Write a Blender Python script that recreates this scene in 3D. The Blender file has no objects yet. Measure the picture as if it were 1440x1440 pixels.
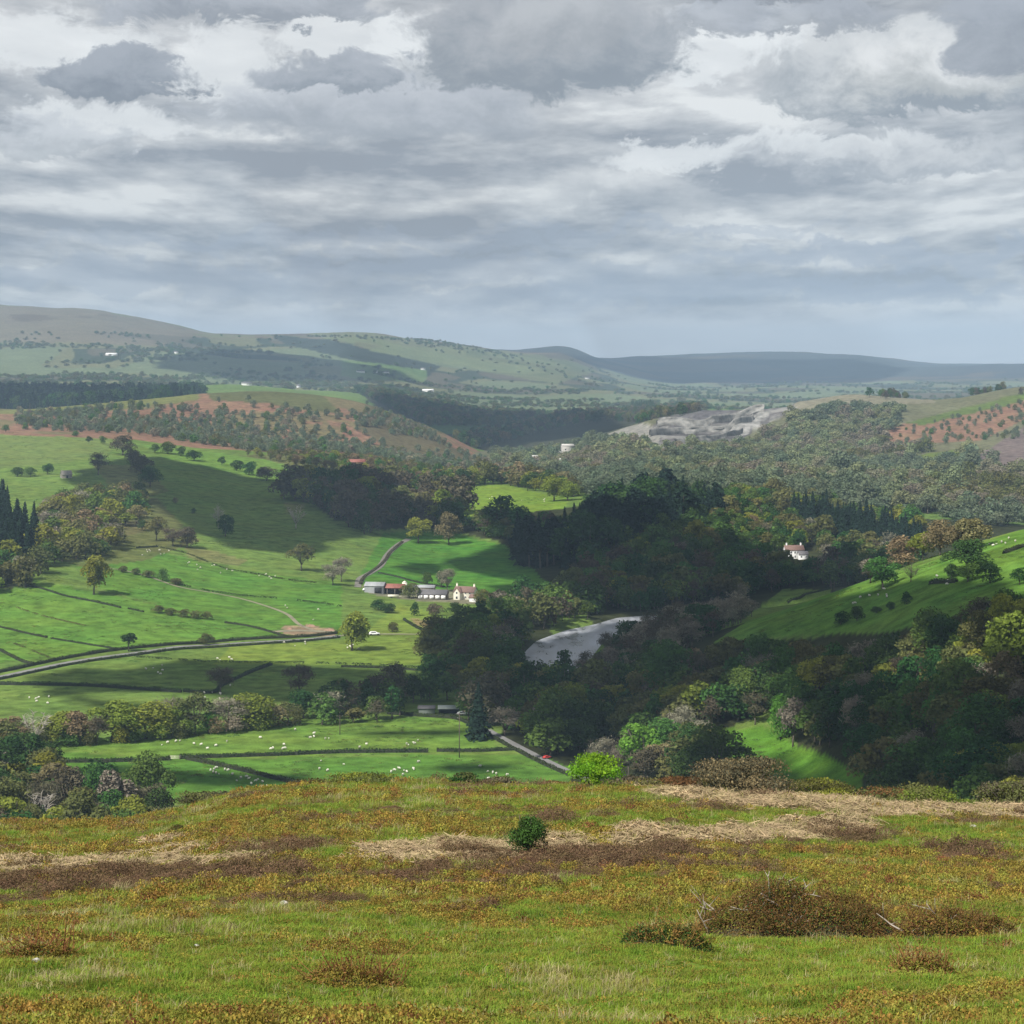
import bpy, math, random
import numpy as np
from mathutils import Vector
R = math.radians
random.seed(7)
rng = np.random.default_rng(11)
SC = bpy.context.scene
COL = SC.collection
F = 3000.0; CX = 720.0; HY = 520.0          # focal length in photo pixels, image centre column, horizon row

# ------------------------------------------------------------------ noise
_tab = np.random.default_rng(3).random((256, 256))
def vnoise(x, y):
    x = np.asarray(x, float); y = np.asarray(y, float)
    xi = np.floor(x).astype(int); yi = np.floor(y).astype(int)
    fx = x-xi; fy = y-yi
    fx = fx*fx*(3-2*fx); fy = fy*fy*(3-2*fy)
    a = _tab[xi & 255, yi & 255]; b = _tab[(xi+1) & 255, yi & 255]
    c = _tab[xi & 255, (yi+1) & 255]; d = _tab[(xi+1) & 255, (yi+1) & 255]
    return (a*(1-fx)+b*fx)*(1-fy)+(c*(1-fx)+d*fx)*fy
def fbm(x, y, sc, oct=4, seed=0.0):
    v = 0.0; a = 0.5; s = 1.0/sc; t = 0.0
    for i in range(oct):
        v = v+a*vnoise(x*s+17.3*i+seed*31.7, y*s-9.1*i+seed*13.3); t += a
        a *= 0.5; s *= 2.03
    return v/t-0.5                               # about -0.5..0.5

# ------------------------------------------------------------------ terrain heights (metres, eye at 0)
KY = [220,330,450,560,680,820,1000,1200,1450,1750,2100,2500,3000,3600,4400,5500,7000,9000,11500,14000,18000,26000]
FL = [-48,-85,-118,-128,-130,-130]
TAB = {
 -400: FL+[-126,-100,-88,-72,-60,-50,-40,-50,-40,-10,90,300,210,80,0,-50],
 0:    FL+[-128,-108,-98,-83,-69,-60,-55,-66,-53,-24,70,270,200,80,0,-50],
 120:  FL+[-128,-112,-101,-85,-71,-65,-48,-64,-48,-24,70,260,190,80,0,-50],
 240:  FL+[-129,-118,-106,-90,-80,-75,-35,-58,-47,-26,58,206,150,80,0,-50],
 300:  FL+[-130,-121,-110,-94,-84,-79,-30,-55,-46,-30,48,168,120,70,0,-50],
 360:  FL+[-130,-124,-113,-99,-88,-83,-28,-54,-46,-37,35,166,120,70,0,-50],
 480:  FL+[-130,-127,-118,-97,-92,-92,-37,-64,-53,-46,23,168,120,70,0,-50],
 600:  FL+[-130,-130,-126,-112,-104,-107,-78,-106,-95,-77,-35,122,110,70,0,-50],
 720:  FL+[-131,-131,-127,-110,-112,-122,-125,-126,-117,-100,-65,68,100,70,0,-50],
 790:  FL+[-132,-132,-122,-108,-112,-120,-115,-122,-112,-100,-68,30,130,70,0,-50],
 840:  FL+[-132,-132,-116,-106,-112,-113,-92,-108,-105,-100,-70,-20,60,62,0,-50],
 960:  [-48,-85,-120,-125,-120,-110,-122,-131,-112,-99,-105,-95,-55,-84,-95,-95,-80,-85,-20,82,0,-50],
 1080: [-48,-85,-120,-122,-115,-97,-118,-128,-116,-98,-105,-98,-50,-78,-90,-95,-85,-80,-20,112,0,-50],
 1200: [-48,-86,-118,-112,-97,-84.5,-105,-122,-112,-97,-105,-90,-34,-60,-80,-85,-80,-80,0,98,0,-50],
 1320: [-48,-88,-105,-92,-79,-72,-95,-115,-108,-100,-98,-80,-42,-60,-70,-80,-80,-70,10,36,0,-50],
 1440: [-49,-85,-92,-76,-68,-62,-80,-105,-112,-104,-92,-72,-26,-45,-60,-70,-70,-60,24,34,0,-50],
 1900: [-50,-75,-70,-55,-50,-45,-60,-90,-105,-98,-82,-55,-5,-30,-50,-60,-60,-40,40,40,0,-50]}
BROW = {-400:1165,0:1165,120:1163,240:1148,300:1130,360:1118,480:1110,600:1108,720:1108,790:1108,840:1108,960:1114,1080:1122,1200:1130,1320:1138,1440:1142,1900:1150}
cols = sorted(TAB)
NEARY = [-80, -20, 0, 30, 60, 110, 160]
def near_z(px):
    b = -(BROW[px]-520)/3000*160
    d = b+31.5
    return [6.0, 0.5, -2.0, -9.2, -15.8, -24.2+d*0.5, b]
YK = np.array(NEARY+KY, float)
def warp(Y): return np.where(Y < 60, Y/60.0, 1+np.log(np.maximum(Y, 60)/60.0))
tk = warp(YK)
def pchip(xk, yk, x):
    h = np.diff(xk); d = np.diff(yk)/h
    m = np.zeros_like(yk)
    m[1:-1] = np.where(d[:-1]*d[1:] > 0, 2*d[:-1]*d[1:]/(d[:-1]+d[1:]+1e-12*np.sign(d[:-1])), 0)
    m[0] = d[0]; m[-1] = d[-1]
    i = np.clip(np.searchsorted(xk, x)-1, 0, len(xk)-2)
    t = (x-xk[i])/h[i]; t2 = t*t; t3 = t2*t
    return (2*t3-3*t2+1)*yk[i]+(t3-2*t2+t)*h[i]*m[i]+(-2*t3+3*t2)*yk[i+1]+(t3-t2)*h[i]*m[i+1]
NT = 700; NU = 240
tg = np.linspace(tk[0], tk[-1], NT)
ug = np.linspace(-400, 1900, NU)
G = np.zeros((len(cols), NT))
for j, c in enumerate(cols): G[j] = pchip(tk, np.array(near_z(c)+list(TAB[c]), float), tg)
H = np.zeros((NU, NT))
ck = np.array(cols, float)
for k in range(NT): H[:, k] = pchip(ck, G[:, k], ug)
# soften the column seams a little
for _ in range(2):
    H[1:-1] = 0.25*H[:-2]+0.5*H[1:-1]+0.25*H[2:]
def grid_z(px, t):
    a = np.clip((px+400)/2300*(NU-1), 0, NU-1.001); b = np.clip((t-tg[0])/(tg[-1]-tg[0])*(NT-1), 0, NT-1.001)
    i = a.astype(int); j = b.astype(int); fa = a-i; fb = b-j
    return (H[i, j]*(1-fa)+H[i+1, j]*fa)*(1-fb)+(H[i, j+1]*(1-fa)+H[i+1, j+1]*fa)*fb

def seg_dist(x, y, P):
    d = np.full(np.shape(x), 1e9)
    for (x0, y0), (x1, y1) in zip(P[:-1], P[1:]):
        dx, dy = x1-x0, y1-y0
        t = np.clip(((x-x0)*dx+(y-y0)*dy)/(dx*dx+dy*dy+1e-9), 0, 1)
        d = np.minimum(d, np.hypot(x-x0-t*dx, y-y0-t*dy))
    return d
def flat(px, py, z):
    Y = -z*F/(py-HY); return ((px-CX)/F*Y, Y)
WZ = -133.2
RIV = [flat(px, py, WZ) for px, py in [(-300,1052),(0,1042),(90,1040),(200,1030),(330,1018),(440,1003),(560,990),(660,985),(735,968),(772,945),(782,922),(800,903),(838,889),(880,880),(905,872)]]
RIV += [(98.0,1152.0),(145,1162),(220,1190),(300,1230)]
def smooth_line(P, n=6):
    P = np.array(P, float); out = []
    for i in range(len(P)-1):
        p0 = P[max(i-1, 0)]; p1 = P[i]; p2 = P[i+1]; p3 = P[min(i+2, len(P)-1)]
        for k in range(n):
            t = k/n
            out.append(0.5*((2*p1)+(-p0+p2)*t+(2*p0-5*p1+4*p2-p3)*t*t+(-p0+3*p1-3*p2+p3)*t**3))
    out.append(P[-1]); return np.array(out)
RIVS = smooth_line(RIV, 4)

def zt(x, Y):
    x = np.asarray(x, float); Y = np.asarray(Y, float)
    g = np.where(Y > 110, Y, 70+40*np.clip(Y/110, 0, 1)**2)
    px = CX+F*x/g
    z = grid_z(px, warp(Y))
    # small relief
    far = np.clip((Y-160)/400, 0, 1)
    near = 1-np.clip((Y-150)/60, 0, 1)
    floor = np.clip((z+128)/14, 0, 1)
    z = z+far*floor*(fbm(x, Y, 90, 3)*5+fbm(x, Y, 400, 3, 1)*np.clip((Y-1600)/1500, 0, 1)*26)
    z = z+np.clip((Y-5000)/3000, 0, 1)*(fbm(x, Y*0.6, 1500, 4, 2)*70)
    z = z+near*np.clip((Y-8)/20, 0, 1)*(fbm(x, Y, 9, 3)*0.8+fbm(x, Y, 1.6, 2)*0.22)
    # quarry benches cut into the hill
    q = np.clip(1-np.abs((px-1010)/130), 0, 1)*np.clip((Y-2500)/120, 0, 1)*np.clip((3150-Y)/100, 0, 1)
    q = np.clip(q*2.2, 0, 1)
    st = 14.0; zz = (z+fbm(x, Y, 140, 3, 4)*14)/st
    fr = zz-np.floor(zz)
    z = z*(1-q)+q*(st*(np.floor(zz)+np.clip((fr-0.62)/0.3, 0, 1)))
    # river bed
    m = (Y > 600) & (Y < 1400)
    if np.any(m):
        xs = np.broadcast_to(x, z.shape)[m]; ys = np.broadcast_to(Y, z.shape)[m]
        d = seg_dist(xs, ys, RIV)
        w = np.where(ys > 930, 11.5, 3.5)
        k = np.clip((d-w)/np.where(ys > 930, 9, 4), 0, 1); k = k*k*(3-2*k)
        z[m] = (WZ-2.2)*(1-k)+z[m]*k
    return z

# the ground sheet
NS = 860
s_ax = np.linspace(-0.42, 0.42, NS)
y_ax = np.concatenate([np.linspace(-70, 24, 36)[:-1], np.geomspace(24, 17500, 1120)])
NYR = len(y_ax)
SS, YY = np.meshgrid(s_ax, y_ax)
XX = SS*(YY+150)
ZZ = zt(XX, YY)
def zg(x, Y):                                     # height on the actual mesh
    x = np.asarray(x, float); Y = np.asarray(Y, float)
    j = np.clip(np.searchsorted(y_ax, Y)-1, 0, NYR-2); fj = np.clip((Y-y_ax[j])/(y_ax[j+1]-y_ax[j]), 0, 1)
    def row(jj):
        a = np.clip((x/(y_ax[jj]+150)+0.42)/0.84*(NS-1), 0, NS-1.001); i = a.astype(int); f = a-i
        return ZZ[jj, i]*(1-f)+ZZ[jj, i+1]*f
    return row(j)*(1-fj)+row(j+1)*fj
def P(x, y): return (float(x), float(y), float(zg(x, y)))
def proj(x, Y, z): return CX+F*x/Y, HY-F*z/Y
_ym = np.geomspace(26, 16000, 5200)
def hit(px, py, ymin=0):
    """ground point seen at a photo pixel"""
    u = (px-CX)/F; v = -(py-HY)/F
    ys = _ym[_ym > ymin]
    dz = v*ys-zg(u*ys, ys)
    k = np.argmax(dz < 0)
    if dz[k] >= 0 or k == 0: k = max(k, 1) if dz[k] < 0 else len(ys)-1
    y0, y1 = ys[k-1], ys[k]; d0, d1 = dz[k-1], dz[k]
    Y = min(max(y0+(y1-y0)*d0/(d0-d1), y0), y1) if d0 != d1 else y1
    return (float(u*Y), float(Y))
def hz(px, py, ymin=0):
    x, Y = hit(px, py, ymin); return P(x, Y)
def inpoly(px, py, poly):
    px = np.asarray(px, float); py = np.asarray(py, float)
    c = np.zeros(np.shape(px), bool); n = len(poly)
    for i in range(n):
        x0, y0 = poly[i]; x1, y1 = poly[i-1]
        if y0 == y1: continue
        c ^= ((y0 > py) != (y1 > py)) & (px < (x1-x0)*(py-y0)/(y1-y0)+x0)
    return c

# ------------------------------------------------------------------ objects and tags
def tag(o, label=None, cat=None, group=None, kind=None):
    if label:
        o['label'] = label
    if cat: o['category'] = cat
    if group: o['group'] = group
    if kind: o['kind'] = kind
    return o
def empty(name, loc=(0, 0, 0), rz=0, scale=(1, 1, 1)):
    o = bpy.data.objects.new(name, None); COL.objects.link(o)
    o.location = loc; o.rotation_euler = (0, 0, rz); o.scale = scale; o.empty_display_size = 0.5
    return o
def link(name, me, parent=None, loc=None, rz=0):
    o = bpy.data.objects.new(name, me); COL.objects.link(o)
    if parent: o.parent = parent
    if loc is not None: o.location = loc
    if rz: o.rotation_euler = (0, 0, rz)
    return o
def mk(name, V, Q, mats, midx=None, T=None, smooth=False):
    """mesh from vertex array and quad array (and optional triangles)"""
    me = bpy.data.meshes.new(name)
    V = np.asarray(V, np.float32).reshape(-1, 3)
    Q = np.asarray(Q, np.int32).reshape(-1, 4) if Q is not None and len(Q) else np.zeros((0, 4), np.int32)
    T = np.asarray(T, np.int32).reshape(-1, 3) if T is not None and len(T) else np.zeros((0, 3), np.int32)
    me.vertices.add(len(V)); me.vertices.foreach_set('co', V.ravel())
    nl = Q.size+T.size; npoly = len(Q)+len(T)
    me.loops.add(nl); me.loops.foreach_set('vertex_index', np.concatenate([Q.ravel(), T.ravel()]))
    me.polygons.add(npoly)
    st = np.concatenate([np.arange(len(Q))*4, Q.size+np.arange(len(T))*3]).astype(np.int32)
    me.polygons.foreach_set('loop_start', st)
    for m in (mats if isinstance(mats, (list, tuple)) else [mats]): me.materials.append(m)
    if midx is not None: me.polygons.foreach_set('material_index', np.asarray(midx, np.int32))
    if smooth: me.polygons.foreach_set('use_smooth', np.ones(npoly, bool))
    me.update(calc_edges=True); me.validate()
    return me

class MB:
    def __init__(s): s.V = []; s.Q = []; s.T = []; s.n = 0
    def add(s, V, Q=None, T=None):
        V = np.asarray(V, float).reshape(-1, 3)
        if Q is not None and len(Q): s.Q.append(np.asarray(Q, int).reshape(-1, 4)+s.n)
        if T is not None and len(T): s.T.append(np.asarray(T, int).reshape(-1, 3)+s.n)
        s.V.append(V); s.n += len(V)
    def box(s, c, d, rz=0, taper=1.0):
        hx, hy, hz_ = d[0]/2, d[1]/2, d[2]/2
        V = np.array([[-hx,-hy,-hz_],[hx,-hy,-hz_],[hx,hy,-hz_],[-hx,hy,-hz_],[-hx*taper,-hy*taper,hz_],[hx*taper,-hy*taper,hz_],[hx*taper,hy*taper,hz_],[-hx*taper,hy*taper,hz_]])
        if rz:
            cs, sn = math.cos(rz), math.sin(rz)
            V = np.stack([V[:,0]*cs-V[:,1]*sn, V[:,0]*sn+V[:,1]*cs, V[:,2]], 1)
        s.add(V+np.array(c), [[0,3,2,1],[4,5,6,7],[0,1,5,4],[1,2,6,5],[2,3,7,6],[3,0,4,7]])
    def tube(s, pts, rad, n=6, cap=True):
        pts = np.array(pts, float); m = len(pts); rad = np.broadcast_to(rad, (m,))
        V = []
        for i in range(m):
            t = pts[min(i+1, m-1)]-pts[max(i-1, 0)]; t = t/(np.linalg.norm(t)+1e-9)
            a = np.cross(t, [0, 0, 1]) if abs(t[2]) < 0.9 else np.cross(t, [1, 0, 0])
            a /= np.linalg.norm(a)+1e-9; b = np.cross(t, a)
            for k in range(n):
                w = 2*math.pi*k/n; V.append(pts[i]+rad[i]*(math.cos(w)*a+math.sin(w)*b))
        Q = [[i*n+k, i*n+(k+1) % n, (i+1)*n+(k+1) % n, (i+1)*n+k] for i in range(m-1) for k in range(n)]
        T = []
        if cap:
            V.append(pts[0]); V.append(pts[-1]); a, b = m*n, m*n+1
            T = [[a, (k+1) % n, k] for k in range(n)]+[[b, (m-1)*n+k, (m-1)*n+(k+1) % n] for k in range(n)]
        s.add(V, Q, T)
    def cards(s, C, N, S, asp=1.0, r=rng):
        """small leaf faces: centres, normals, sizes"""
        n = len(C); N = N/(np.linalg.norm(N, axis=1, keepdims=True)+1e-9)
        a = np.cross(N, r.normal(size=(n, 3))); a /= np.linalg.norm(a, axis=1, keepdims=True)+1e-9
        b = np.cross(N, a); S = np.broadcast_to(S, (n,))[:, None]
        a = a*S*0.5; b = b*S*0.5*asp
        V = np.stack([C-a-b*0.4, C-b, C+a+b*0.3, C+b], 1).reshape(-1, 3)
        s.add(V, np.arange(4*n).reshape(-1, 4))
    def mesh(s, name, mat, smooth=False):
        V = np.concatenate(s.V); Q = np.concatenate(s.Q) if s.Q else None; T = np.concatenate(s.T) if s.T else None
        return mk(name, V, Q, mat, None, T, smooth)
    def build(s, name, mat, parent=None, smooth=False, **k):
        return link(name, s.mesh(name, mat, smooth), parent, **k)

# ------------------------------------------------------------------ materials
def newmat(name):
    m = bpy.data.materials.new(name); m.use_nodes = True
    nt = m.node_tree; nt.nodes.clear(); return m, nt
def nd(nt, typ, **kw):
    n = nt.nodes.new(typ)
    for k, v in kw.items():
        if k.startswith('i_'):
            key = k[2:]; key = int(key) if key.isdigit() else key.replace('_', ' ')
            if isinstance(v, bpy.types.NodeSocket): nt.links.new(v, n.inputs[key])
            else: n.inputs[key].default_value = v
        else: setattr(n, k, v)
    return n
def math_(nt, op, a, b=None, c=None, clamp=False):
    n = nt.nodes.new('ShaderNodeMath'); n.operation = op; n.use_clamp = clamp
    for i, v in enumerate((a, b, c)):
        if v is None: continue
        if isinstance(v, bpy.types.NodeSocket): nt.links.new(v, n.inputs[i])
        else: n.inputs[i].default_value = v
    return n.outputs[0]
def mixc(nt, f, a, b, mode='MIX'):
    n = nt.nodes.new('ShaderNodeMix'); n.data_type = 'RGBA'; n.blend_type = mode
    for k, v in ((0, f), (6, a), (7, b)):
        if isinstance(v, bpy.types.NodeSocket): nt.links.new(v, n.inputs[k])
        else: n.inputs[k].default_value = v if k == 0 else (*v, 1)
    return n.outputs[2]
def maprange(nt, v, a, b, c, d, smooth=False):
    n = nt.nodes.new('ShaderNodeMapRange'); n.interpolation_type = 'SMOOTHSTEP' if smooth else 'LINEAR'
    nt.links.new(v, n.inputs[0])
    for i, q in enumerate((a, b, c, d)): n.inputs[i+1].default_value = q
    return n.outputs[0]
def leafmat(name, col, var=0.35, trans=0.25, hue=0.03, scale=0.25):
    """matt foliage: colour varies from plant to plant and in clumps"""
    m, nt = newmat(name)
    oi = nd(nt, 'ShaderNodeObjectInfo'); geo = nd(nt, 'ShaderNodeNewGeometry')
    no = nd(nt, 'ShaderNodeTexNoise', i_Scale=scale, i_Detail=3.0); nt.links.new(geo.outputs['Position'], no.inputs['Vector'])
    hs = nd(nt, 'ShaderNodeHueSaturation'); hs.inputs['Color'].default_value = (*col, 1)
    v = math_(nt, 'MULTIPLY_ADD', oi.outputs['Random'], var*1.0, 1-var*0.5)
    v2 = maprange(nt, no.outputs['Fac'], 0.25, 0.75, 0.7, 1.35)
    isl = math_(nt, 'MULTIPLY_ADD', geo.outputs['Random Per Island'], 0.5, 0.75)
    nt.links.new(math_(nt, 'MULTIPLY', math_(nt, 'MULTIPLY', v, v2), isl), hs.inputs['Value'])
    r2 = math_(nt, 'FRACT', math_(nt, 'MULTIPLY', oi.outputs['Random'], 7.31))
    nt.links.new(math_(nt, 'MULTIPLY_ADD', r2, hue*2, 0.5-hue), hs.inputs['Hue'])
    d = nd(nt, 'ShaderNodeBsdfDiffuse'); t = nd(nt, 'ShaderNodeBsdfTranslucent')
    nt.links.new(hs.outputs[0], d.inputs[0]); nt.links.new(hs.outputs[0], t.inputs[0])
    mx = nd(nt, 'ShaderNodeMixShader'); mx.inputs[0].default_value = trans
    nt.links.new(d.outputs[0], mx.inputs[1]); nt.links.new(t.outputs[0], mx.inputs[2])
    out = nd(nt, 'ShaderNodeOutputMaterial'); nt.links.new(mx.outputs[0], out.inputs[0])
    return m
def solid(name, col, rough=0.8, var=0.2, scale=2.0, metal=0.0, bump=0.0, streak=None):
    m, nt = newmat(name)
    tc = nd(nt, 'ShaderNodeTexCoord')
    mp = nd(nt, 'ShaderNodeMapping'); nt.links.new(tc.outputs['Object'], mp.inputs[0])
    if streak: mp.inputs['Scale'].default_value = streak
    no = nd(nt, 'ShaderNodeTexNoise', i_Scale=scale, i_Detail=5.0, i_Roughness=0.6); nt.links.new(mp.outputs[0], no.inputs['Vector'])
    f = maprange(nt, no.outputs['Fac'], 0.3, 0.7, 0, 1)
    c = mixc(nt, f, tuple(x*(1-var) for x in col), tuple(min(1, x*(1+var)) for x in col))
    p = nd(nt, 'ShaderNodeBsdfPrincipled', i_Roughness=rough, i_Metallic=metal)
    nt.links.new(c, p.inputs['Base Color'])
    if bump:
        b = nd(nt, 'ShaderNodeBump', i_Strength=bump); nt.links.new(no.outputs['Fac'], b.inputs['Height']); nt.links.new(b.outputs[0], p.inputs['Normal'])
    out = nd(nt, 'ShaderNodeOutputMaterial'); nt.links.new(p.outputs[0], out.inputs[0])
    return m
# ------------------------------------------------------------------ ground colours by what grows there
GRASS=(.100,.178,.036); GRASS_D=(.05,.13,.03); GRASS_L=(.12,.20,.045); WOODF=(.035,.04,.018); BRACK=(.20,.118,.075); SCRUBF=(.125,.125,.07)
PX, PY = proj(XX, np.where(YY < 5, 5, YY), ZZ)
wx = fbm(XX, YY, 60, 3, 5)
wq = fbm(XX, YY, np.where(YY > 2300, 120, 45), 3, 6)
C = np.zeros(XX.shape+(3,))
def paint(mask, col, a=1.0):
    C[mask] = C[mask]*(1-a)+np.array(col)*a
n1 = fbm(XX, YY, 130, 4, 1); n2 = fbm(XX, YY, 30, 4, 2)
C[:] = np.array(GRASS)
C *= (1+n1*0.5)[..., None]
m = (n2 > 0.08); paint(m, (.10, .17, .035), 0.35)
def zone(poly, y0, y1, col, a=1.0, wob=6):
    m = (YY > y0) & (YY < y1)
    mm = np.zeros(m.shape, bool)
    mm[m] = inpoly(PX[m]+wx[m]*wob, PY[m]+wq[m]*wob, poly)
    if callable(col): col(mm)
    else: paint(mm, col, a)
    return mm
# slope below the brow and behind
paint((YY > 165) & (YY < 500), (.06, .07, .025))
# upper and middle fields of the left hillside, each its own green
zone([(-200,600),(150,612),(330,655),(500,690),(560,740),(500,800),(200,760),(60,700),(-200,700)], 1300, 2500, GRASS)
zone([(-200,598),(70,604),(170,618),(150,640),(60,655),(-200,665)], 1500, 2500, (.115,.18,.045))
zone([(200,625),(300,635),(480,668),(470,690),(400,680),(300,660),(230,645)], 1500, 2600, (.10,.20,.035))
zone([(-100,790),(40,815),(210,850),(320,862),(480,880),(480,892),(330,900),(200,912),(-100,940)], 880, 1400, (.085,.19,.028))
zone([(150,760),(330,800),(480,820),(480,885),(300,870),(140,830),(100,790)], 880, 1500, (.075,.18,.026))
zone([(480,899),(520,884),(560,850),(620,865),(640,935),(300,935),(330,905)], 850, 1300, (.125,.20,.033))
zone([(0,1050),(240,1068),(800,1060),(800,1100),(440,1110),(240,1130),(0,1130)], 600, 760, (.07,.17,.025))
zone([(40,1050),(440,1010),(680,1010),(700,1058),(240,1068)], 660, 840, (.095,.19,.03))
zone([(540,750),(620,745),(800,790),(820,830),(720,850),(500,820)], 1000, 1750, (.06,.17,.022))
zone([(610,690),(700,680),(800,700),(790,725),(640,725)], 1400, 2300, (.125,.22,.028))
zone([(570,655),(630,665),(640,690),(600,685)], 1500, 2400, (.10,.20,.03))
# rough ground: bracken and brush on the slopes
zone([(100,690),(200,690),(215,740),(160,765),(60,740)], 1100, 1700, (.14,.12,.05), .7)
zone([(170,735),(205,730),(215,745),(180,755)], 1000, 1700, BRACK, .6)
zone([(258,768),(300,775),(350,790),(330,795),(265,785)], 1000, 1700, BRACK, .45)
zone([(575,868),(600,872),(625,882),(620,890),(585,880)], 900, 1500, BRACK, .7)
zone([(400,708),(430,708),(425,722),(402,720)], 1100, 1900, BRACK, .4)
zone([(130,652),(200,655),(240,690),(200,700),(150,680)], 1100, 2000, (.12,.12,.05), .6)
# wood floors
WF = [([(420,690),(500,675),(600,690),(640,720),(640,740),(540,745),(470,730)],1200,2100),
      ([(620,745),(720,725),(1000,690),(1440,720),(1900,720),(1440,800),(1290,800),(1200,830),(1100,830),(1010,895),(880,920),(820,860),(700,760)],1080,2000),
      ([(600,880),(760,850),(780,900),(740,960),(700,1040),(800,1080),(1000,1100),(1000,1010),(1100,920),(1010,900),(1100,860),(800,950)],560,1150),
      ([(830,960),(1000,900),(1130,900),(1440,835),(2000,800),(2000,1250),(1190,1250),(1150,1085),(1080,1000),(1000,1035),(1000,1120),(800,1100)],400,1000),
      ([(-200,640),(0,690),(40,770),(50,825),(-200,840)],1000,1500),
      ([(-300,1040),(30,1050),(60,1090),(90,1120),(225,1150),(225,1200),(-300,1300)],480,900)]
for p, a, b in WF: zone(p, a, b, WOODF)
zone([(60,700),(200,680),(280,760),(200,790),(120,800),(60,780)], 1050, 1600, (.10,.105,.04), .7)
# small meadow and the field of the right spur
zone([(1008,1028),(1075,1022),(1120,1050),(1160,1062),(1215,1090),(1200,1180),(1100,1180),(1010,1090)], 540, 720, (.075,.19,.02))
zone([(840,990),(875,990),(875,1030),(845,1035)], 600, 900, (.05,.14,.02))
zone([(1000,905),(1095,845),(1200,822),(1330,785),(1440,742),(1900,600),(1900,760),(1440,840),(1250,890),(1100,895)], 600, 980, (.085,.19,.028))
zone([(995,770),(1050,775),(1060,790),(1000,788)], 1200, 1700, GRASS_D)
# brown hill with bracken and turf top
zone([(-300,575),(100,572),(280,550),(420,542),(520,558),(610,600),(700,650),(640,672),(480,665),(330,640),(200,618),(-300,600)], 2200, 3300, BRACK)
zone([(-300,575),(100,572),(280,550),(420,542),(520,558),(610,600),(700,650),(640,672),(480,665),(330,640),(200,618),(-300,600)], 2200, 3300, lambda m: paint(m & (fbm(XX, YY, 110, 4, 61) > .0), (.12,.125,.055), .65))
zone([(-300,574),(100,570),(280,552),(280,562),(120,580),(-300,588)], 2200, 3300, (.14,.15,.05))
zone([(285,548),(420,540),(450,552),(480,580),(430,575),(380,568),(300,562)], 2400, 3300, (.085,.105,.04))
zone([(520,556),(560,575),(640,630),(700,655),(650,672),(560,640),(500,600)], 2200, 3300, (.10,.085,.045))
zone([(330,640),(480,640),(660,665),(640,680),(480,668)], 1900, 2900, (.10,.10,.045), .7)
# the wooded valley beyond, the quarry hill and the right-hand hillside
zone([(660,640),(760,610),(900,590),(1130,545),(1440,535),(1900,500),(1900,730),(1440,730),(1000,700),(840,690),(700,670)], 1800, 3400, SCRUBF)
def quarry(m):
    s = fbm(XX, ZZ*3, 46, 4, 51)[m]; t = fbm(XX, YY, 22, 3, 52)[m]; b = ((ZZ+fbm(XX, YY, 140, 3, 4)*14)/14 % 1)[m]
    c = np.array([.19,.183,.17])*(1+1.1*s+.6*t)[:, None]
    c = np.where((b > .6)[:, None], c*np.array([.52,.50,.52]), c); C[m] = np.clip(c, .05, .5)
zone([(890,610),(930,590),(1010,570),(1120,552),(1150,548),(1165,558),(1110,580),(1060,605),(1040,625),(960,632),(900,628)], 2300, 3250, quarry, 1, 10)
zone([(905,580),(960,572),(1060,560),(1110,552),(1100,562),(1040,572),(1000,590),(960,598),(930,594)], 2300, 3250, (.10,.095,.10), .75, 12)  # top walls of the quarry: their shadow painted into the ground colour
zone([(840,600),(900,592),(930,605),(925,625),(900,630),(860,612)], 2300, 3250, (.22,.21,.185), 1, 6)
zone([(1010,598),(1060,585),(1090,575),(1060,600),(1040,618)], 2300, 3250, (.31,.305,.285), .6, 12)
zone([(1110,556),(1180,546),(1280,548),(1320,565),(1240,570),(1160,575),(1120,575)], 2300, 3300, (.195,.18,.125), .9)
zone([(1240,605),(1290,592),(1440,560),(1900,520),(1900,600),(1440,590),(1380,620),(1260,625)], 2000, 3200, BRACK)
zone([(1270,596),(1440,553),(1900,520),(1900,545),(1440,566),(1300,598)], 2000, 3200, (.08,.13,.03))
zone([(1270,640),(1340,632),(1370,636),(1340,648),(1290,652)], 1800, 3200, (.10,.15,.035))
zone([(1360,650),(1440,600),(1900,580),(1900,680),(1440,680)], 1800, 3200, (.14,.11,.10))
zone([(1200,725),(1440,718),(1900,710),(1900,735),(1440,738),(1330,730)], 1400, 2200, (.10,.19,.04), .8)
zone([(1060,695),(1110,698),(1100,712),(1060,708)], 1400, 2100, (.13,.22,.04))
# dark woods and fields in the middle distance
zone([(-300,530),(280,545),(280,560),(-300,585)], 3300, 5000, (.03,.04,.02))
zone([(500,545),(720,556),(800,580),(930,575),(960,590),(700,640),(600,640)], 3300, 5200, (.045,.055,.03))
zone([(590,592),(760,590),(800,598),(700,615),(620,612)], 3300, 5200, (.06,.13,.04))
zone([(880,568),(940,566),(930,585),(890,582)], 3300, 5200, (.10,.18,.04))
zone([(860,545),(960,548),(960,560),(880,562)], 3300, 5200, (.09,.16,.05))
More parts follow.
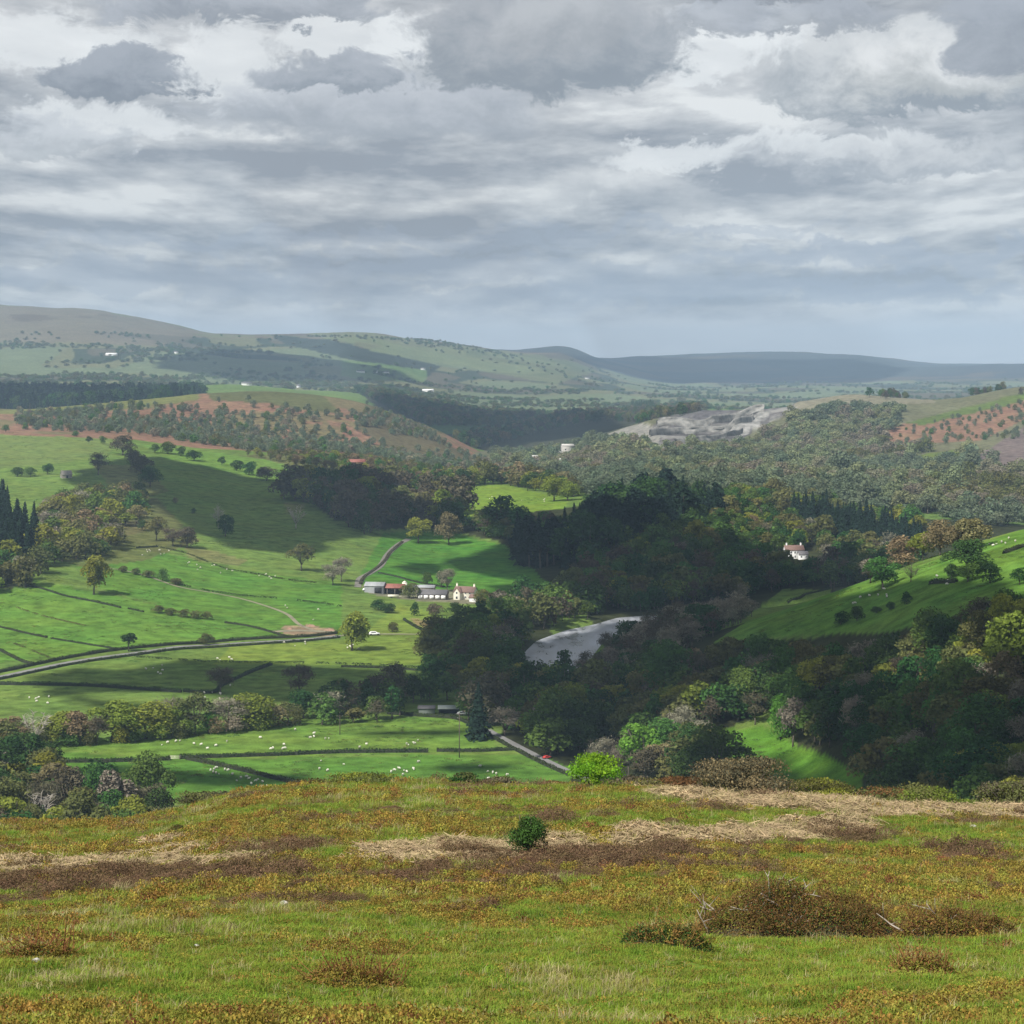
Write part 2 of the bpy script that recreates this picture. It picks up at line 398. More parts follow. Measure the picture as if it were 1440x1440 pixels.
# far hillsides: patchwork low down, moor on top
far = YY > 5000
q = vnoise(XX/260+7+fbm(XX, YY, 500, 2, 8), YY/420)
ff = np.where(q[..., None] > .62, np.array((.13,.16,.085)), np.where(q[..., None] > .45, np.array((.14,.145,.075)), np.where(q[..., None] > .3, np.array((.045,.06,.035)), np.array((.10,.09,.06)))))
C[far] = ff[far]
moor = far & (ZZ+fbm(XX, YY, 700, 4, 9)*110 > np.where(PX < 500, 95, 60)); paint(moor, (.155,.13,.09), .9)
moor2 = moor & (fbm(XX, YY, 420, 4, 12) > .04); paint(moor2, (.10,.075,.05), .8)
moor3 = moor & (fbm(XX, YY, 520, 4, 14) > .10); paint(moor3, (.13,.16,.07), .8)
fd = (YY > 9800); paint(fd, (.045,.052,.058), .9)  # farthest ridge: bluish haze painted into the ground colour
fd2 = fd & (fbm(XX, YY, 900, 4, 15) > .03); paint(fd2, (.11,.085,.06), .7)
# sea-green fields and strips on the left hill
zone([(380,470),(470,480),(560,500),(620,515),(600,530),(480,502),(400,485)], 5200, 9500, (.035,.045,.03), 1, 4)
zone([(480,505),(540,512),(600,520),(600,540),(480,530)], 5000, 8000, (.12,.20,.06), .7)
zone([(400,462),(520,468),(700,492),(860,515),(780,540),(560,500)], 5200, 9500, (.15,.18,.075), .6)
# farm yard
zone([(508,822),(670,832),(672,850),(590,846),(520,836)], 900, 1500, (.20,.17,.13), .8, 3)
zone([(395,880),(430,878),(470,884),(470,894),(400,892)], 850, 1300, (.26,.18,.12), .9, 4)

# ---- the near moor: which plant grows where
HEATH = [[(-200,1238),(60,1224),(140,1220),(230,1214),(330,1210),(375,1212),(372,1228),(300,1244),(200,1256),(110,1256),(60,1268),(-200,1276)],
  [(380,1218),(440,1222),(438,1236),(382,1232)],[(480,1228),(560,1213),(625,1212),(628,1226),(600,1240),(490,1248)],
  [(625,1204),(720,1200),(722,1212),(640,1214)],[(692,1212),(740,1198),(860,1192),(1060,1194),(1060,1210),(960,1216),(880,1222),(760,1226),(700,1226)],
  [(405,1240),(465,1240),(462,1255),(408,1256)],[(960,1195),(1070,1192),(1068,1206),(965,1216)],[(1160,1172),(1270,1170),(1268,1186),(1170,1186)],
  [(1310,1196),(1405,1198),(1400,1212),(1312,1210)],[(925,1222),(965,1220),(965,1232),(925,1234)]]
BRK = [[(478,1215),(520,1198),(600,1186),(700,1182),(715,1192),(710,1202),(620,1204),(560,1214)],[(765,1186),(820,1182),(830,1190),(770,1196)],
  [(850,1190),(900,1172),(1000,1165),(1160,1160),(1240,1162),(1200,1176),(1060,1182),(960,1196)],
  [(-200,1195),(60,1208),(180,1216),(250,1208),(370,1202),(380,1210),(300,1212),(200,1224),(60,1224),(-200,1235)],
  [(900,1112),(1000,1118),(1130,1124),(1300,1132),(1700,1145),(1700,1158),(1300,1148),(1100,1140),(960,1124)],[(205,1192),(260,1184),(290,1200),(230,1204)]]
def fgclass(x, Y):
    """0 grass, 1 bilberry, 2 heather, 3 dead bracken, 4 pale dry grass"""
    x = np.asarray(x, float); Y = np.asarray(Y, float)
    z = zg(x, Y); px, py = proj(x, Y, z)
    a = fbm(x, Y, 5, 3, 20); b = fbm(x, Y, 2.2, 3, 21)
    wpx = px+a*70; wpy = py+b*24+a*14
    n = fbm(x*0.6, Y, 8, 4, 22)+b*0.75+fbm(x, Y, .7, 2, 29)*.3
    dens = np.interp(py, [1100,1150,1190,1240,1275,1300,1350,1400,1440], [-.09,-.05,.05,.12,.12,.03,-.03,.0,-.05])
    dens = dens-0.10*np.exp(-((px-960)/260)**2)*np.clip((py-1290)/40, 0, 1)-0.05*((px > 560) & (py > 1330))
    c = np.zeros(x.shape, int)
    c[n+dens > 0.035] = 1
    c[(fbm(x, Y, 3.5, 3, 25) > .20)] = 4
    c[(fbm(x*.5, Y, 3.0, 3, 27)+.4*b > .25) & (py < 1290)] = 2
    gp = fbm(x, Y, 2.6, 3, 33); gq = fbm(x, Y, 1.9, 3, 34)
    for p in BRK: c[inpoly(wpx, wpy, p) & (gq > -.14)] = 3
    for p in HEATH: c[inpoly(wpx, wpy, p) & (gp > -.07)] = 2
    return c
FGC = {0:(.125,.18,.03),1:(.14,.12,.03),2:(.09,.065,.035),3:(.30,.225,.13),4:(.22,.21,.07)}
fgm = (YY < 172)
cls = fgclass(XX[fgm], YY[fgm])
pal = np.array([FGC[i] for i in range(5)])
C[fgm] = pal[cls]*(1+0.5*fbm(XX[fgm], YY[fgm], 2, 3, 30))[:, None]
mid = (YY > 480) & (YY < 5000); mid &= C[..., 1] > C[..., 0]*1.15; C[mid] *= np.array([1.10,.95,1.02]); m_ = (YY > 3000) & (YY < 3300) & (PX < 620); paint(m_, (.11,.105,.05), .85)
C = np.clip(C, 0.004, 0.9)

def ground_material():
    m, nt = newmat('ground')
    at = nd(nt, 'ShaderNodeAttribute', attribute_name='Col'); geo = nd(nt, 'ShaderNodeNewGeometry')
    pos = geo.outputs['Position']
    def noise(sc, det, lo, hi):
        n = nd(nt, 'ShaderNodeTexNoise', i_Scale=sc, i_Detail=det, i_Roughness=.6); nt.links.new(pos, n.inputs['Vector'])
        return n.outputs['Fac'], maprange(nt, n.outputs['Fac'], .3, .7, lo, hi)
    f1, a = noise(1.7, 6, .72, 1.28); f2, b = noise(.13, 9, .58, 1.45); f3, c = noise(.012, 6, .86, 1.14)
    k = math_(nt, 'MULTIPLY', math_(nt, 'MULTIPLY', a, b), c)
    hs = nd(nt, 'ShaderNodeHueSaturation'); nt.links.new(at.outputs['Color'], hs.inputs['Color']); nt.links.new(k, hs.inputs['Value'])
    n = nd(nt, 'ShaderNodeTexNoise', i_Scale=.035, i_Detail=4.0); nt.links.new(pos, n.inputs['Vector'])
    nt.links.new(maprange(nt, n.outputs['Fac'], .3, .7, .487, .513), hs.inputs['Hue'])
    p = nd(nt, 'ShaderNodeBsdfDiffuse'); nt.links.new(hs.outputs[0], p.inputs[0])
    bp = nd(nt, 'ShaderNodeBump', i_Strength=.5, i_Distance=.3); nt.links.new(f1, bp.inputs['Height']); nt.links.new(bp.outputs[0], p.inputs['Normal'])
    out = nd(nt, 'ShaderNodeOutputMaterial'); nt.links.new(p.outputs[0], out.inputs[0])
    return m
idx = np.arange(NYR*NS).reshape(NYR, NS)
Qg = np.stack([idx[:-1,:-1], idx[:-1,1:], idx[1:,1:], idx[1:,:-1]], -1).reshape(-1, 4)
me = mk('ground', np.stack([XX, YY, ZZ], -1), Qg, ground_material(), smooth=True)
ca = me.color_attributes.new('Col', 'FLOAT_COLOR', 'POINT')
ca.data.foreach_set('color', np.concatenate([C, np.ones(C.shape[:2]+(1,))], -1).astype(np.float32).ravel())
tag(link('ground', me), kind='structure')

# ---- river
def ribbon(name, pts, w, mat, dz=0.12, n=5, flatz=None, sub=4, parent=None):
    L = smooth_line(pts, sub); L = np.array(L)[:, :2]; V = []
    for i in range(len(L)):
        t = L[min(i+1, len(L)-1)]-L[max(i-1, 0)]; t /= np.linalg.norm(t)+1e-9; nn = np.array([-t[1], t[0]])
        for k in range(n):
            q = L[i]+nn*(k/(n-1)-.5)*w
            V.append((q[0], q[1], flatz if flatz is not None else float(zg(q[0], q[1]))+dz))
    Q = [[i*n+k, (i+1)*n+k, (i+1)*n+k+1, i*n+k+1] for i in range(len(L)-1) for k in range(n-1)]
    return mk(name, V, Q, mat, smooth=True)
def water_material():
    m, nt = newmat('river_water')
    geo = nd(nt, 'ShaderNodeNewGeometry'); pos = geo.outputs['Position']
    mp = nd(nt, 'ShaderNodeMapping'); nt.links.new(pos, mp.inputs[0]); mp.inputs['Scale'].default_value = (1, .3, 1); mp.inputs['Rotation'].default_value = (0, 0, .5)
    a = nd(nt, 'ShaderNodeTexNoise', i_Scale=.16, i_Detail=3.0, i_Roughness=.5, i_Distortion=.3); nt.links.new(mp.outputs[0], a.inputs['Vector'])
    w = nd(nt, 'ShaderNodeTexNoise', i_Scale=1.2, i_Detail=4.0); nt.links.new(mp.outputs[0], w.inputs['Vector'])
    foam = maprange(nt, a.outputs['Fac'], .30, .66, .15, .9)
    foam = math_(nt, 'MULTIPLY', foam, maprange(nt, w.outputs['Fac'], .3, .7, .75, 1))
    p = nd(nt, 'ShaderNodeBsdfPrincipled', i_Roughness=.12)
    nt.links.new(mixc(nt, foam, (.05,.055,.06), (.46,.48,.52)), p.inputs['Base Color'])
    nt.links.new(maprange(nt, foam, 0, 1, .12, .6), p.inputs['Roughness'])
    b = nd(nt, 'ShaderNodeBump', i_Strength=.6, i_Distance=.4); nt.links.new(w.outputs['Fac'], b.inputs['Height']); nt.links.new(b.outputs[0], p.inputs['Normal'])
    out = nd(nt, 'ShaderNodeOutputMaterial'); nt.links.new(p.outputs[0], out.inputs[0]); return m
RP = [(float(a), float(b)) for a, b in RIV]
tag(link('river', ribbon('river', RP, 46, water_material(), flatz=WZ, n=9)), kind='structure')

# ------------------------------------------------------------------ camera, sun, sky
cam = bpy.data.cameras.new('camera'); co = bpy.data.objects.new('camera', cam); COL.objects.link(co)
co.location = (0, 0, 0); co.rotation_euler = (R(90), 0, 0)
cam.sensor_width = 36; cam.lens = F/1440*36; cam.shift_y = -(720-HY)/1440; cam.clip_start = 0.1; cam.clip_end = 60000
SC.camera = co
SUN_AZ = R(-140); SUN_EL = R(48)                # azimuth from +Y towards +X: behind the camera's left shoulder
SD = Vector((math.sin(SUN_AZ)*math.cos(SUN_EL), math.cos(SUN_AZ)*math.cos(SUN_EL), math.sin(SUN_EL)))
sl = bpy.data.lights.new('sun', 'SUN'); sl.energy = 5.0; sl.angle = R(0.55); sl.color = (1, .96, .89)
so = bpy.data.objects.new('sun', sl); COL.objects.link(so); so.rotation_euler = SD.to_track_quat('Z', 'Y').to_euler()
so.location = (-300, -300, 600)

def build_sky():
    w = bpy.data.worlds.new('World'); SC.world = w; w.use_nodes = True
    nt = w.node_tree; nt.nodes.clear()
    tc = nd(nt, 'ShaderNodeTexCoord'); sep = nd(nt, 'ShaderNodeSeparateXYZ'); nt.links.new(tc.outputs['Generated'], sep.inputs[0])
    x, y, z = sep.outputs
    az = math_(nt, 'ARCTAN2', x, y); el = math_(nt, 'ARCSINE', z)
    zc = math_(nt, 'ADD', math_(nt, 'MAXIMUM', z, 0.0), .045)
    cv = nd(nt, 'ShaderNodeCombineXYZ'); nt.links.new(math_(nt, 'DIVIDE', x, zc), cv.inputs[0]); nt.links.new(math_(nt, 'DIVIDE', y, zc), cv.inputs[1])
    pl = cv.outputs[0]
    def noise(vec, sc, det=8.0, rough=.55, dist=0.0, off=(0, 0, 0), mul=(1, 1, 1)):
        mp = nd(nt, 'ShaderNodeMapping'); nt.links.new(vec, mp.inputs[0]); mp.inputs['Location'].default_value = off; mp.inputs['Scale'].default_value = mul
        n = nd(nt, 'ShaderNodeTexNoise', i_Scale=sc, i_Detail=det, i_Roughness=rough, i_Distortion=dist); nt.links.new(mp.outputs[0], n.inputs['Vector'])
        return n.outputs['Fac']
    elp = math_(nt, 'MAXIMUM', el, 0.0)
    cv2 = nd(nt, 'ShaderNodeCombineXYZ'); nt.links.new(math_(nt, 'DIVIDE', az, math_(nt, 'ADD', elp, .075)), cv2.inputs[0]); nt.links.new(math_(nt, 'MULTIPLY', math_(nt, 'LOGARITHM', math_(nt, 'ADD', elp, .045), 2.718), 3.2), cv2.inputs[1])
    pl = cv2.outputs[0]
    # deck of cloud: billows on a plane overhead, crowding together towards the horizon
    n_big = noise(pl, .95, 12, .58, .0, mul=(1.1, 1, 1))
    n_off = noise(pl, .95, 12, .58, .0, off=(.0, -.2, 0), mul=(1.1, 1, 1))
    n_str = noise(pl, .8, 9, .55, .0, off=(4, 9, 0), mul=(.6, 1.2, 1))
    # angle-space noise for edges of the separate near clouds
    ae = nd(nt, 'ShaderNodeCombineXYZ'); nt.links.new(az, ae.inputs[0]); nt.links.new(el, ae.inputs[1]); ae = ae.outputs[0]
    e1 = noise(ae, 34, 12, .66, .4, mul=(1, 1.4, 1)); e2 = noise(ae, 34, 12, .66, .4, off=(3.1, 1.7, 0), mul=(1, 1.4, 1))
    e3 = noise(ae, 30, 12, .68, .4, off=(1.3, 5.7, 0), mul=(.8, 1.7, 1))
    waz = math_(nt, 'ADD', az, math_(nt, 'MULTIPLY', math_(nt, 'SUBTRACT', e1, .5), .075))
    wel = math_(nt, 'ADD', el, math_(nt, 'MULTIPLY', math_(nt, 'SUBTRACT', e2, .5), .045))
    def blob(px, py, rx, ry, soft=.5, flat=1.0):
        px += 22; py += 8; a0 = math.atan((px-CX)/F); b0 = math.atan((HY-py)/F*math.cos(a0))
        du = math_(nt, 'DIVIDE', math_(nt, 'SUBTRACT', waz, a0), rx/F)
        dv = math_(nt, 'DIVIDE', math_(nt, 'SUBTRACT', wel, b0), ry/F)
        if flat != 1.0:                                # flatter underside
            dv = math_(nt, 'MULTIPLY', dv, math_(nt, 'ADD', math_(nt, 'MULTIPLY', math_(nt, 'LESS_THAN', dv, 0), flat-1), 1))
        r2 = math_(nt, 'ADD', math_(nt, 'MULTIPLY', du, du), math_(nt, 'MULTIPLY', dv, dv))
        return maprange(nt, r2, 1-soft*.75, 1+soft*.75, 1, 0, True), dv
    # colour of the deck
    t = maprange(nt, el, 0.0, .17, 0, 1, True)
    sh = math_(nt, 'ADD', math_(nt, 'MULTIPLY', math_(nt, 'SUBTRACT', n_big, n_off), 4.2), math_(nt, 'MULTIPLY', math_(nt, 'SUBTRACT', e3, .5), .55))
    dk = math_(nt, 'ADD', math_(nt, 'ADD', math_(nt, 'MULTIPLY', math_(nt, 'SUBTRACT', n_big, .5), 1.7), math_(nt, 'MULTIPLY', math_(nt, 'SUBTRACT', n_str, .5), .9)), sh)
    dens = math_(nt, 'ADD', dk, .56, clamp=True)
    rl = nd(nt, 'ShaderNodeValToRGB'); nt.links.new(dens, rl.inputs[0])
    def ramp(r, st):
        while len(r.color_ramp.elements) < len(st): r.color_ramp.elements.new(.5)
        for e, (p_, c_) in zip(r.color_ramp.elements, st): e.position = p_; e.color = (*c_, 1)
    ramp(rl, [(0, (.58,.595,.60)), (.35, (.455,.475,.495)), (.65, (.35,.375,.41)), (1, (.255,.285,.335))])      # low down: bluish
    rh = nd(nt, 'ShaderNodeValToRGB'); nt.links.new(dens, rh.inputs[0])
    ramp(rh, [(0, (.72,.725,.715)), (.3, (.53,.535,.54)), (.65, (.39,.40,.415)), (1, (.25,.26,.285))])       # higher: neutral
    col = mixc(nt, t, rl.outputs[0], rh.outputs[0])
    # bright openings
    for px, py, rx, ry, s in ((40,55,150,40,.6),(300,85,75,55,.5),(470,40,110,30,.5),(560,55,60,45,.5),(110,165,110,30,.6),(975,55,85,50,.4),(1070,40,55,40,.5),(930,210,110,22,.7),(1150,195,140,18,.8)):
        b, _ = blob(px, py, rx, ry, s); col = mixc(nt, math_(nt, 'MULTIPLY', b, .7), col, (.73,.745,.745))
    # separate clouds: (x, y, rx, ry, softness, flat base, dark colour, lit colour)
    G1 = (.275,.30,.345); G2 = (.36,.385,.43)
    for px, py, rx, ry, s, fl, c0, c1, k in (
        (60,190,110,30,.6,1.3,(.48,.51,.55),(.55,.57,.60),.7),
        (500,150,230,60,.6,1.4,(.42,.45,.50),(.52,.54,.58),.75),
        (330,8,200,26,.5,1.3,(.36,.385,.43),(.42,.44,.48),.9),
        (148,105,118,42,.35,1.9,G1,(.34,.36,.40),.95),
        (455,100,115,36,.45,1.6,(.30,.33,.375),(.39,.41,.45),.9),
        (750,60,200,92,.28,1.5,(.31,.34,.38),(.42,.43,.45),.97),
        (760,30,90,40,.7,1.0,(.45,.46,.48),(.50,.51,.52),.6),
        (1000,25,70,30,.5,1.2,(.37,.39,.43),(.42,.44,.48),.85),
        (1260,110,215,88,.3,1.9,(.33,.36,.40),(.62,.63,.63),.95),
        (1310,92,150,50,.8,1.3,(.58,.59,.58),(.76,.76,.75),.85),
        (1400,30,90,70,.5,1.2,(.30,.32,.365),(.36,.38,.42),.9),
        (1130,18,110,24,.6,1.2,(.36,.38,.42),(.40,.42,.46),.8),
        (1220,222,190,34,.6,1.6,(.42,.45,.50),(.60,.61,.62),.75),
        (850,265,130,26,.7,1.3,(.47,.50,.54),(.60,.61,.62),.5)):
        b, dv = blob(px, py, rx, ry, s, fl)
        g = maprange(nt, math_(nt, 'ADD', dv, math_(nt, 'MULTIPLY', math_(nt, 'SUBTRACT', e1, .5), 3.6)), -1.0, 1.0, 0, 1, True)
        col = mixc(nt, math_(nt, 'MULTIPLY', b, k), col, mixc(nt, g, tuple(v*.70 for v in c0), tuple(v*.92 for v in c1)))
    # dark bluish bars low in the sky
    for px, py, rx, ry, k in ((420,335,420,13,.4),(1250,350,330,16,.6),(640,372,330,16,.45),(1000,400,330,18,.55),(150,385,330,22,.5),(1300,405,200,16,.5),(600,412,300,16,.45),(900,315,260,9,.4)):
        b, _ = blob(px, py, rx, ry, .8); col = mixc(nt, math_(nt, 'MULTIPLY', b, k), col, (.30,.345,.425))
    b = maprange(nt, math_(nt, 'ADD', el, math_(nt, 'MULTIPLY', math_(nt, 'SUBTRACT', e3, .5), .02)), .018, .034, 1, 0, True)
    col = mixc(nt, math_(nt, 'MULTIPLY', b, .85), col, (.66,.69,.73))
    # overhead the deck is thick and dull
    col = mixc(nt, maprange(nt, el, .24, .6, 0, .8, True), col, (.27,.285,.32))
    sky = nd(nt, 'ShaderNodeTexSky', sky_type='NISHITA', sun_disc=False, sun_elevation=SUN_EL, sun_rotation=SUN_AZ)
    # overall cloud cover, a little clear air showing through
    em = mixc(nt, .94, sky.outputs[0], mixc(nt, 1.0, col, (10, 10, 10), 'MULTIPLY'))
    bg = nd(nt, 'ShaderNodeBackground', i_Strength=.1); nt.links.new(em, bg.inputs[0])
    out = nd(nt, 'ShaderNodeOutputWorld'); nt.links.new(bg.outputs[0], out.inputs[0])
    w.cycles.sampling_method = 'MANUAL'; w.cycles.sample_map_resolution = 512
build_sky()
SC.view_settings.view_transform = 'Standard'; SC.view_settings.look = 'None'; SC.view_settings.exposure = 0.32; SC.view_settings.gamma = 1
SC.render.engine = 'CYCLES'
SC.cycles.max_bounces = 6; SC.cycles.diffuse_bounces = 2; SC.cycles.glossy_bounces = 2; SC.cycles.transmission_bounces = 2; SC.cycles.transparent_max_bounces = 8; SC.cycles.volume_bounces = 0
SC.cycles.use_denoising = True; SC.cycles.use_adaptive_sampling = True

# ------------------------------------------------------------------ haze: even thin air round everything
def build_haze():
    m, nt = newmat('haze')
    pv = nd(nt, 'ShaderNodeVolumePrincipled', i_Density=7.6e-5, i_Anisotropy=0.0); pv.inputs['Color'].default_value = (.55,.77,1, 1)
    out = nd(nt, 'ShaderNodeOutputMaterial'); nt.links.new(pv.outputs[0], out.inputs['Volume'])
    b = MB(); z0 = float(ZZ.min())-1.5; z1 = float(ZZ.max())+25
    x0 = float(abs(XX).max())+5
    b.box((0, (-90+17620)/2, (z0+z1)/2), (2*x0, 17710, z1-z0))
    o = b.build('haze', m); tag(o, 'thin pale bluish air that fades the far hills', 'haze', kind='stuff')
build_haze()

# ------------------------------------------------------------------ clouds overhead that shade the land (above the frame)
def cloud_material():
    m, nt = newmat('cloud')
    d = nd(nt, 'ShaderNodeBsdfDiffuse'); d.inputs[0].default_value = (.85,.86,.88, 1)
    t = nd(nt, 'ShaderNodeBsdfTranslucent'); t.inputs[0].default_value = (.8,.82,.86, 1)
    mx = nd(nt, 'ShaderNodeMixShader', i_0=.22); nt.links.new(d.outputs[0], mx.inputs[1]); nt.links.new(t.outputs[0], mx.inputs[2])
    tr = nd(nt, 'ShaderNodeBsdfTransparent'); m2 = nd(nt, 'ShaderNodeMixShader', i_0=.96)
    nt.links.new(tr.outputs[0], m2.inputs[1]); nt.links.new(mx.outputs[0], m2.inputs[2])
    out = nd(nt, 'ShaderNodeOutputMaterial'); nt.links.new(m2.outputs[0], out.inputs[0]); return m
CM = cloud_material()
def cloud(poly, alt=620, thick=40, ymin=0, ymax=1e9, step=None, wob=.35):
    """a puffy flat-based cloud whose shadow falls on the land inside the outline"""
    g = []
    dense = []
    for i in range(len(poly)):
        a, b = poly[i], poly[(i+1) % len(poly)]
        for k in range(4): dense.append((a[0]+(b[0]-a[0])*k/4, a[1]+(b[1]-a[1])*k/4))
    for px, py in dense:
        x, Y = hit(px, py, ymin); k_ = min(1, ymax/Y); x *= k_; Y *= k_; zz = float(zg(x, Y)); t = (alt-zz)/SD.z
        g.append((x+SD.x*t, Y+SD.y*t))
    g = np.array(g); lo = g.min(0)-60; hi = g.max(0)+60
    step = step or max(4.0, (hi-lo).max()/160)
    nx = int((hi[0]-lo[0])/step)+2; ny = int((hi[1]-lo[1])/step)+2
    X, Y = np.meshgrid(lo[0]+np.arange(nx)*step, lo[1]+np.arange(ny)*step)
    sc = (hi-lo).max()
    w1 = fbm(X, Y, min(90, sc*.2), 4, 40)*min(90, sc*.25)*wob*2; w2 = fbm(X, Y, min(90, sc*.2), 4, 41)*min(90, sc*.25)*wob*2
    ins = inpoly(X+w1, Y+w2, [tuple(q) for q in g])
    d = seg_dist(X+w1, Y+w2, [tuple(q) for q in g]+[tuple(g[0])])
    d = np.where(ins, d, -d)
    keep = d > 0
    cell = keep[:-1,:-1] & keep[1:,:-1] & keep[:-1,1:] & keep[1:,1:]
    if not cell.any(): return
    T = thick*np.clip(1-np.exp(-np.maximum(d, 0)/(thick*1.2)), 0, 1)*(1+1.3*fbm(X, Y, 70, 4, 42))
    bot = alt-T*.22; top = alt+T
    ids = np.arange(nx*ny).reshape(ny, nx)
    q = np.stack([ids[:-1,:-1], ids[:-1,1:], ids[1:,1:], ids[1:,:-1]], -1)[cell]
    V = np.concatenate([np.stack([X, Y, top], -1).reshape(-1, 3), np.stack([X, Y, bot-.5], -1).reshape(-1, 3)])
    # side walls close the rim
    e = {}
    for a, b, c, dd in q.tolist():
        for u, v in ((a, b), (b, c), (c, dd), (dd, a)): e[(u, v)] = 1
    rim = [(u, v) for (u, v) in e if (v, u) not in e]
    n0 = nx*ny
    Q = np.concatenate([q, q[:, ::-1]+n0, np.array([[v, u, u+n0, v+n0] for u, v in rim])])
    used = np.unique(Q); mp = np.full(len(V), -1); mp[used] = np.arange(len(used))
    o = link('cloud', mk('cloud', V[used], mp[Q], CM, smooth=True)); tag(o, kind='structure')
CL = [ # hillside behind the farm, down to the river
 dict(poly=[(75,672),(130,655),(170,640),(200,638),(300,655),(400,682),(470,700),(560,720),(650,735),(640,760),(560,765),(480,775),(420,775),(330,770),(270,740),(215,690),(140,690)]),
 dict(poly=[(400,655),(470,660),(560,700),(610,720),(560,750),(430,735),(400,700)]),
 dict(poly=[(690,752),(740,758),(800,790),(830,800),(840,838),(740,845),(690,820),(640,800),(650,775)]),
 dict(poly=[(560,790),(620,795),(650,805),(600,812),(540,800)], thick=15),
 # the conifers and the woods across the river
 dict(poly=[(655,722),(760,732),(880,735),(960,745),(1060,775),(1110,800),(1290,800),(1240,835),(1080,845),(1010,885),(900,862),(830,862),(790,850),(740,790),(650,745)], ymin=1050),
 dict(poly=[(620,905),(700,885),(745,915),(800,905),(880,880),(960,870),(1090,845),(1180,835),(1290,815),(1440,825),(1700,830),(1700,960),(1440,900),(1300,925),(1120,960),(1020,1000),(960,1040),(860,1060),(780,1075),(720,1040),(640,1010),(560,1000),(470,1000),(430,980),(520,960),(610,955)]),
 dict(poly=[(1060,940),(1150,915),(1300,900),(1300,935),(1200,955),(1080,975)], ymin=300, thick=12),
 dict(poly=[(1120,985),(1200,965),(1440,940),(1700,930),(1700,1250),(1440,1200),(1200,1180),(1120,1095),(1010,1090),(1100,1062),(1200,1060),(1120,1030)], ymin=300),
 # bars across the valley floor
 dict(poly=[(30,955),(130,942),(290,930),(420,932),(600,940),(600,962),(480,985),(330,985),(240,968),(60,968)], thick=20),
 dict(poly=[(0,972),(60,975),(220,985),(300,996),(200,1000),(60,985)], thick=14),
 dict(poly=[(60,1078),(150,1072),(260,1076),(420,1092),(430,1106),(300,1104),(180,1094)], thick=16),
 dict(poly=[(480,1030),(560,1022),(680,1020),(670,1034),(560,1040)], thick=12),
 dict(poly=[(560,1078),(700,1070),(760,1075),(700,1086),(600,1088)], thick=12),
 # middle distance and beyond
 dict(poly=[(-250,545),(0,548),(120,546),(285,548),(290,556),(0,580),(-250,585)], alt=1250, ymin=3200, ymax=5000, thick=70),
 dict(poly=[(510,560),(640,565),(760,575),(870,590),(900,602),(700,630),(640,640),(560,600)], alt=1250, ymin=3200, ymax=5000, thick=70),
 dict(poly=[(230,500),(330,490),(430,500),(560,520),(600,540),(330,535),(220,518)], alt=2300, ymin=5000, thick=150),
 dict(poly=[(1000,908),(1090,850),(1200,835),(1290,822),(1340,814),(1440,822),(1700,822),(1700,900),(1440,880),(1200,905),(1050,940)], ymin=450, thick=24),
 dict(poly=[(1090,1062),(1160,1060),(1230,1100),(1200,1150),(1010,1150),(1010,1078)], ymin=400, thick=14),
 dict(poly=[(720,500),(860,500),(1000,505),(1200,505),(1290,520),(1200,545),(960,550),(860,520)], alt=3600, ymin=9800, thick=250),
]
for c_ in CL: cloud(**c_)
# ------------------------------------------------------------------ plants: leaf clumps in lobes on tapered limbs
LM = {
 'yellow green': leafmat('leaf_yellow_green', (.215,.25,.04), .3, .35),
 'fresh green':  leafmat('leaf_fresh_green', (.12,.25,.035), .3, .35),
 'dark green':   leafmat('leaf_dark_green', (.042,.088,.024), .4),
 'mid green':    leafmat('leaf_mid_green', (.078,.145,.032), .4),
 'olive':        leafmat('leaf_olive', (.13,.135,.045), .35),
 'brown':        leafmat('leaf_brown', (.205,.17,.085), .3),
 'grey bare':    leafmat('twig_grey', (.225,.205,.15), .3, .2),
 'purple brown': leafmat('twig_purple_brown', (.10,.086,.055), .35, .15),
 'white bare':   leafmat('twig_white', (.42,.39,.34), .2, .05),
 'copper':       leafmat('leaf_copper', (.055,.02,.022), .2),
 'conifer':      leafmat('needle_dark', (.016,.032,.02), .4, .1),
 'pale green':   leafmat('leaf_pale_green', (.20,.225,.11), .4),
 'pale brown':   leafmat('leaf_pale_brown', (.215,.195,.13), .35),
 'blue green':   leafmat('leaf_blue_green', (.135,.17,.10), .4)}
BARK = solid('bark', (.11,.09,.07), .95, .35, 3.0)
BARKP = solid('pale_bark', (.42,.38,.32), .9, .25, 3.0)

def unit(n, r): v = r.normal(size=(n, 3)); return v/np.linalg.norm(v, axis=1, keepdims=True)
def crown_broad(seed, n, leaf, zc=.6, rr=.40, rz=.38, nl=13, lr=.42, asp=1.0, shell=.3, lean=0, gap=0.0):
    r = np.random.default_rng(seed); m = MB()
    L = unit(nl, r)*np.cbrt(r.uniform(.15, 1, (nl, 1)))*.66
    L[0] = (0, 0, .35)
    lrs = lr*r.uniform(.7, 1.2, nl)
    w = lrs**2; k = r.choice(nl, n, p=w/w.sum())
    d = unit(n, r); d[:, 2] = np.where(d[:, 2] < -.35, -d[:, 2], d[:, 2])
    p = L[k]+d*(lrs[k]*r.uniform(1-shell, 1.06, n))[:, None]
    if gap:                                           # openings where light comes through
        g = vnoise(p[:, 0]*4+seed, p[:, 1]*4+p[:, 2]*5); keep = g > gap; p = p[keep]; d = d[keep]
    p = p*np.array([rr, rr, rz])*1.15
    p[:, 2] += zc; p[:, 0] += lean*(p[:, 2]-.2)
    p = p[p[:, 2] > .02]; d = d[:len(p)]
    m.cards(p, d+r.normal(size=p.shape)*.7, leaf*np.exp(r.normal(0, .3, len(p))), asp, r)
    return m
